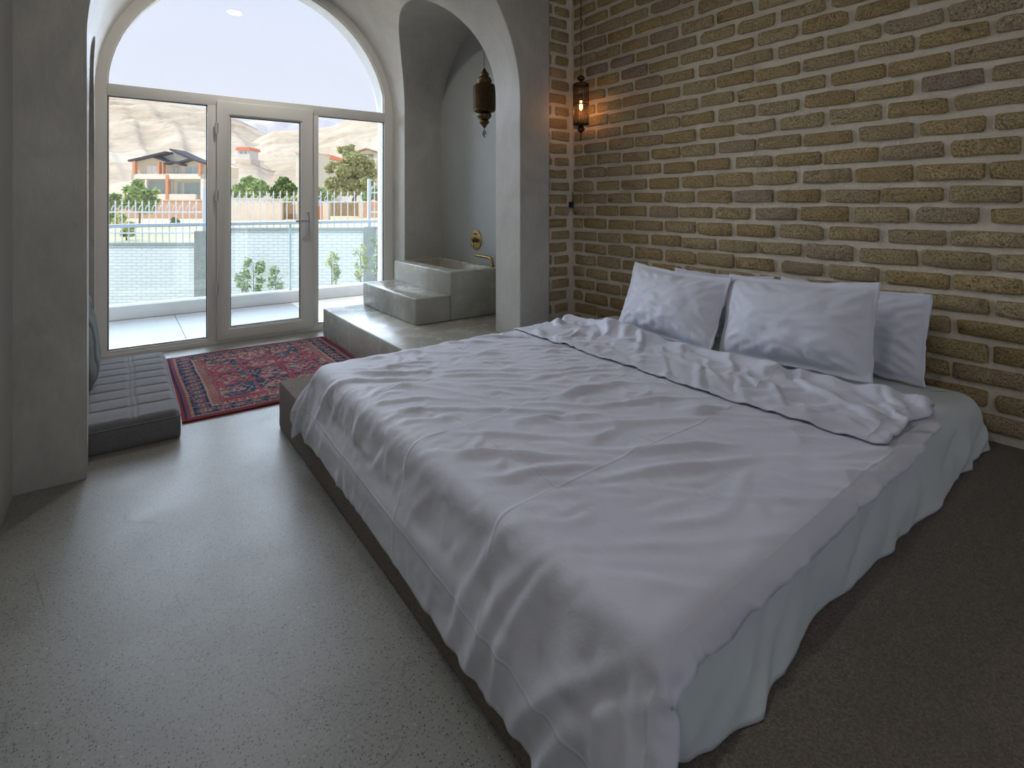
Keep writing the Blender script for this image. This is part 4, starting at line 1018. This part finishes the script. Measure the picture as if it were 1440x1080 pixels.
bld('house', 'white house with orange roof left of the pine', 'house', 105, (452, 287), [('wall', WALLH, (440, 222, 463, 288), 0, 8), ('roof', REDR, [(436, 223), (440, 217), (462, 217), (467, 223)], -.8, 9), ('window', WGL, (446, 229, 449, 233), -.1, 0), ('window', WGL, (454, 229, 458, 234), -.1, 0), ('window', WGL, (454, 241, 458, 246), -.1, 0), ('window', WGL, (446, 241, 449, 245), -.1, 0), ('side_wall', STONE, (447, 254, 462, 262), -4, -3)])
bld('house', 'white gabled villa partly hidden behind the pine', 'house', 90, (516, 286), [('wall', WALLH, [(498, 216), (516, 210.5), (537, 217), (537, 287), (498, 287)], 0, 9), ('roof', BROWN, [(493, 215.5), (516, 208.5), (516, 210.3), (493, 217.3)], -.6, 10), ('roof', BROWN, [(516, 208.5), (541, 216), (541, 218), (516, 210.3)], -.6, 10), ('window', BROWN, (510, 217, 525, 221), -.15, 0), ('window', WGL, (512, 221, 524, 227), -.1, 0), ('wing', STONE, (521, 226, 532, 260), -1.2, 0), ('awning', BROWN, (525, 239, 541, 243), -2, 0), ('wall_wing', WALLH, (532, 243, 550, 287), -1, 4)])
bld('boundary_wall', 'long pale stone wall across the field behind the fence', 'wall', 46, (357, 309), [('wall', STONE, [(300, 279), (396, 281), (396, 311), (300, 309)], 0, .35), ('coping', STONE, [(299, 277.5), (397, 279.5), (397, 281), (299, 279)], -.05, .4)])
bld('boundary_wall', 'pale red brick wall below the two-storey house', 'wall', 52, (230, 310), [('wall', REDBR, (100, 283, 301, 310), 0, .4), ('coping', REDBR, (100, 281.5, 301, 283), -.05, .45)])
bld('gate', 'brown board gate right of the long pale wall', 'gate', 47, (407, 308), [('board_panel', BROWN, (398, 287, 405, 308.5), 0, .1), ('board_panel', BROWN, (405.2, 287, 416, 308.5), 0, .1), ('gate_post', STONE, (394, 284, 398, 309), -.1, .3), ('gate_post', STONE, (416, 284, 419, 309), -.1, .3)])
bld('gate', 'rust-red metal door between pale pillars under the pine', 'gate', 47, (451, 311), [('door', RUSTY, (447, 290, 455, 309), 0, .1), ('gate_post', STONE, (440, 286, 447, 309), -.1, .3), ('gate_post', STONE, (455, 283, 463, 310), -.2, .3)])
bld('gate', 'wide brown slatted gate under the pine', 'gate', 54, (485, 304), [('gate_post', STONE, (505, 283, 511.5, 306), -.2, .3)]+[('board_panel', BROWN, (463+5.2*k, 284.5, 467.6+5.2*k, 304), 0, .1) for k in range(8)])
bld('boundary_wall', 'brown brick wall at the right edge behind the taller fence', 'wall', 50, (530, 305), [('wall', REDBR, (512, 284, 580, 306), 0, .3)])

# ------------------------------------------------------------------ outside: trees
def T(name, label, cat, d, bx_, by_, cr_, n, size, mat, seed, group=None, tr=.1, el=1.6, depth=.8):
    S = Site(d); k = d/FPX
    tree(name, label, cat, S.P(bx_, by_), [(S.P(x, y, random.Random(seed+i).uniform(-.6, .6)*rx*k), (rx*k, rx*k*depth, ry*k)) for i, (x, y, rx, ry) in enumerate(cr_)], n, size, mat, seed, group, tr, True, el)
T('pine_tree', 'large spreading pine with layered blue-green branches', 'tree', 58, 497, 296, [(490, 214, 7, 8), (480, 211, 5, 4), (494, 207, 3, 4), (500, 222, 12, 6), (487, 229, 8, 6), (512, 224, 7, 4), (472, 235, 10, 6), (486, 240, 12, 7), (503, 236, 13, 8), (517, 231, 8, 6), (465, 238, 6, 5), (514, 246, 12, 6), (522, 243, 6, 5), (481, 256, 14, 8), (466, 258, 8, 6), (473, 266, 11, 7), (498, 259, 12, 7), (518, 256, 9, 6), (485, 268, 11, 6), (507, 268, 9, 5)], 15000, .34, PINE, 11, tr=.28, el=2.2)
T('bush', 'wide bright green bush behind the long pale wall', 'bush', 58, 352, 288, [(352, 264, 16, 12), (338, 268, 11, 9), (364, 266, 12, 11), (349, 256, 10, 7), (330, 274, 8, 8)], 3600, .42, LEAF, 23)
T('bush', 'darker green bush behind the brown gate', 'bush', 60, 400, 288, [(399, 264, 11, 12), (390, 270, 9, 9), (409, 268, 9, 10), (400, 254, 6, 5)], 2600, .40, LEAFD, 29)
T('bush', 'small yellow-green shrub over the brown gate', 'bush', 47.5, 408, 288, [(405, 282, 6, 3.5), (414, 281, 5, 4)], 420, .22, LEAFY, 31, tr=.04)
T('bush', 'green bush below the house with orange roof', 'bush', 64, 455, 290, [(452, 272, 9, 7), (462, 275, 8, 6), (446, 274, 6, 6)], 1500, .38, LEAFG, 37)
T('bush', 'small dark cypress before the house with orange roof', 'bush', 80, 456, 286, [(456, 252, 2.6, 10), (456, 262, 3.2, 8)], 420, .30, LEAFD, 41, tr=.07)
T('bush', 'light green hedge at the right behind the taller fence', 'bush', 56, 530, 290, [(517, 276, 7, 6), (528, 272, 9, 8), (540, 268, 9, 10)], 1700, .36, LEAFG, 43)
T('young_tree', 'young green tree with feathery leaves before the white house', 'tree', 24, 196, 318, [(196, 268, 9, 7), (193, 258, 5, 4), (204, 275, 10, 7), (187, 280, 9, 6), (212, 283, 9, 6), (178, 268, 5, 3.5), (217, 271, 5, 3), (198, 290, 12, 7), (211, 293, 7, 5)], 1500, .16, LEAF, 47, tr=.05, el=2.8)
T('young_tree', 'small green tree at the left edge of the fence', 'tree', 24, 152, 322, [(152, 281, 8, 4), (160, 277, 6, 3), (148, 288, 9, 5), (172, 288, 9, 4), (158, 303, 7, 7)], 700, .17, LEAF, 53, tr=.05, el=2.4)
T('bush', 'thin yellow-green bush in the field near the left fence', 'bush', 20, 178, 338, [(172, 306, 5, 8), (183, 318, 6, 7), (164, 312, 5, 6), (176, 328, 8, 5)], 420, .13, LEAFY, 59, tr=.03)
T('bush', 'small dark bush standing alone in the dry field', 'bush', 30, 246, 318, [(244, 311, 2.6, 5), (248, 313, 3, 4)], 320, .14, LEAFD, 61, tr=.03)
print('ALL', round(time.time()-T0, 1))
